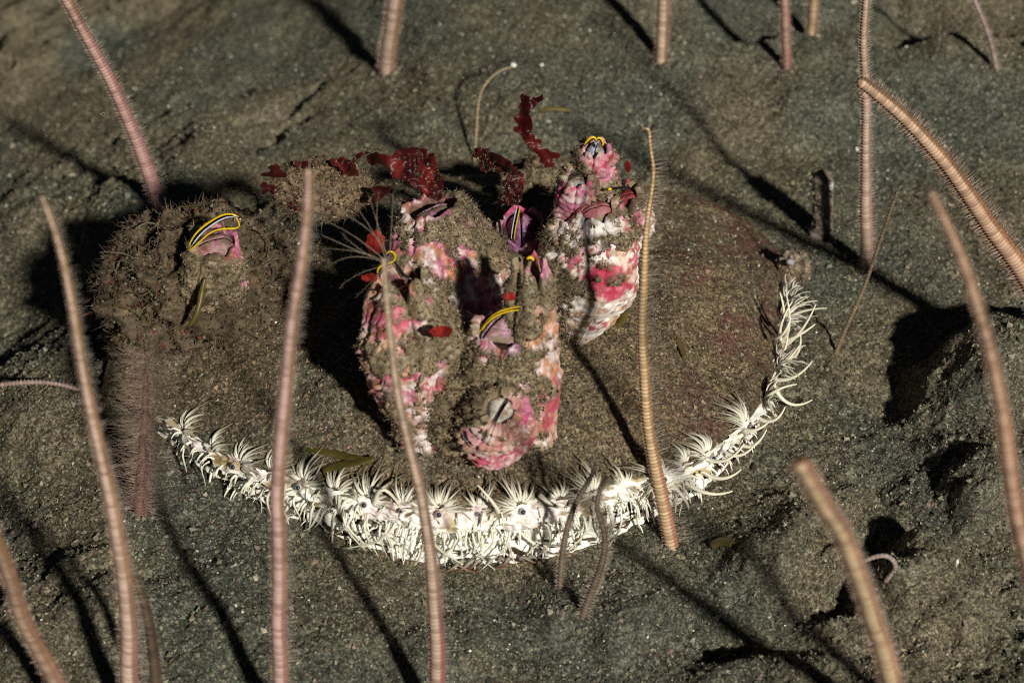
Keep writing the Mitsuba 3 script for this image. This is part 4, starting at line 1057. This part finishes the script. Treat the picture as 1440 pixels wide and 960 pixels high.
k = thing('sea_squirt', 'small brown sea squirt with a pale blue opening at the right tip of the scallop', 'sea squirt')
b = on_ground(1112, 392)
v, f, nn = blob(at(1116, 376, b[1] - .001), np.array([0.0028, 0.0026, 0.0030]), 51, 0.25, 0.12, 0.06, 5)
obj('body', shape(v, f, 'm_skin', True, lerp([.17, .12, .085], [.30, .24, .20], sm(0, .2, fb(v, 500, 3, 5))[:, None])), k)
g = trimesh.creation.icosphere(3, 1.0)
pv = g.vertices * [0.0007, 0.0005, 0.0006] + at(1111, 369, b[1] - .0034)
obj('opening', shape(pv + 0.0004 * fb(pv, 900, 2, 1)[:, None], g.faces, 'm_skin', True, lerp([.36, .37, .46], [.16, .12, .10], sm(-.1, .1, fb(pv, 1500, 2, 4))[:, None])), k, label='pale blue opening')
fuzz(k, v, nn, 260, 90, rng, 0.0003, 0.0010)


def strip(label, pts, w, ht=0.0006, tone=(0.075, 0.062, 0.014), dome_=True, lift=0.0004, name='seagrass_scrap', category='seagrass', seed=0):
    """A flat scrap lying on the silt: a bent flattened tube."""
    k = thing(name, label, category)
    p = np.array([(on_dome if dome_ else on_ground)(*q) for q in pts]) + [0, 0, lift]
    q = spline(p, 40)
    r = w * 1e-3 * (0.25 + 0.75 * np.sin(np.pi * np.linspace(0.05, 0.95, 40)) ** 0.35)
    t, a, bn = frames(q, (0, 0, 1.0))
    ang = np.arange(16) / 16 * 2 * np.pi
    v = q[:, None] + (r[:, None] * np.cos(ang))[..., None] * a[:, None] + (np.sin(ang)[None] * ht / 2 * np.minimum(1, r / 3e-4)[:, None])[..., None] * bn[:, None]
    v = v.reshape(-1, 3) + (0.00025 * fb(v.reshape(-1, 3), 500, 3, seed))[:, None] * [0.4, 0.4, 1]
    c = np.array(tone) * (1 + 1.6 * fb(v * [1, 1, 0.3], 500, 3, seed + 1))[:, None]
    f = np.vstack([grid_faces(40, 16, True), np.stack([0 * np.arange(14), 1 + np.arange(14), 2 + np.arange(14)], -1)[:, ::-1], np.stack([0 * np.arange(14), 1 + np.arange(14), 2 + np.arange(14)], -1) + 39 * 16])
    obj(name if False else 'blade', shape(v, f, 'm_skin', True, c), k)
    return k


strip('long olive blade lying on the shell above the left part of the gape', [(432, 634), (452, 636), (480, 643), (505, 648), (524, 652)], 0.8)
strip('second olive blade crossing the first on the shell', [(455, 668), (475, 660), (500, 655), (526, 650)], 0.9, seed=3, lift=0.0008)
strip('short olive brown pellet below the big white barnacle', [(868, 462), (874, 452), (880, 444)], 0.8, 0.0012, (0.10, 0.075, 0.022), seed=5)
strip('brown pellet on the shell in front of the cluster', [(856, 586), (866, 592), (880, 594)], 0.7, 0.0010, (0.10, 0.065, 0.03), seed=6)
strip('olive scrap on the seabed behind the tall red branch', [(758, 157), (775, 156), (802, 158)], 0.55, 0.0007, (0.11, 0.09, 0.025), False, seed=7)
strip('olive scrap on the shell at the far right of the pale arm', [(950, 480), (958, 492), (962, 506)], 0.5, 0.0007, (0.10, 0.07, 0.03), seed=8)
strip('olive scrap near the foot of the sharp banded arm', [(1000, 770), (1016, 764), (1030, 768)], 0.9, 0.001, (0.12, 0.095, 0.03), False, seed=9)
kk = thing('seagrass_scrap', 'olive strand hanging down the front of the left detritus heap', 'seagrass')
q = spline([at(288, 392, mc[1] - .0105), at(282, 420, mc[1] - .0125), at(276, 442, mc[1] - .014), at(268, 456, mc[1] - .0145)], 30)
v, f = tube(q, 0.00055 * np.interp(np.linspace(0, 1, 30), [0, .3, 1], [.5, 1, .6]), 10)
obj('blade', shape(v + 0.0003 * fb(v, 700, 2, 1)[:, None], f, 'm_skin', True, np.array([.085, .066, .014])), kk)
for x, y in ((722, 94), (762, 93), (1205, 212), (1345, 792)):
    kk = thing('shell_chip', {722: 'white shell chip at the tip of the hair thin arm', 762: 'white shell chip right of the tip of the hair thin arm', 1205: 'white shell chip on the seabed right of the leaning arm', 1345: 'white oval shell chip at the lower right'}[x], 'shell chip')
    p = on_ground(x, y)[None] + [0, 0, 0.0003]
    v, f, i = crumbs(p, 0.00055, rng, True, 0.25)
    obj('chip', shape(v, f, 'm_glossy', False, np.array([.82, .80, .76])), kk)
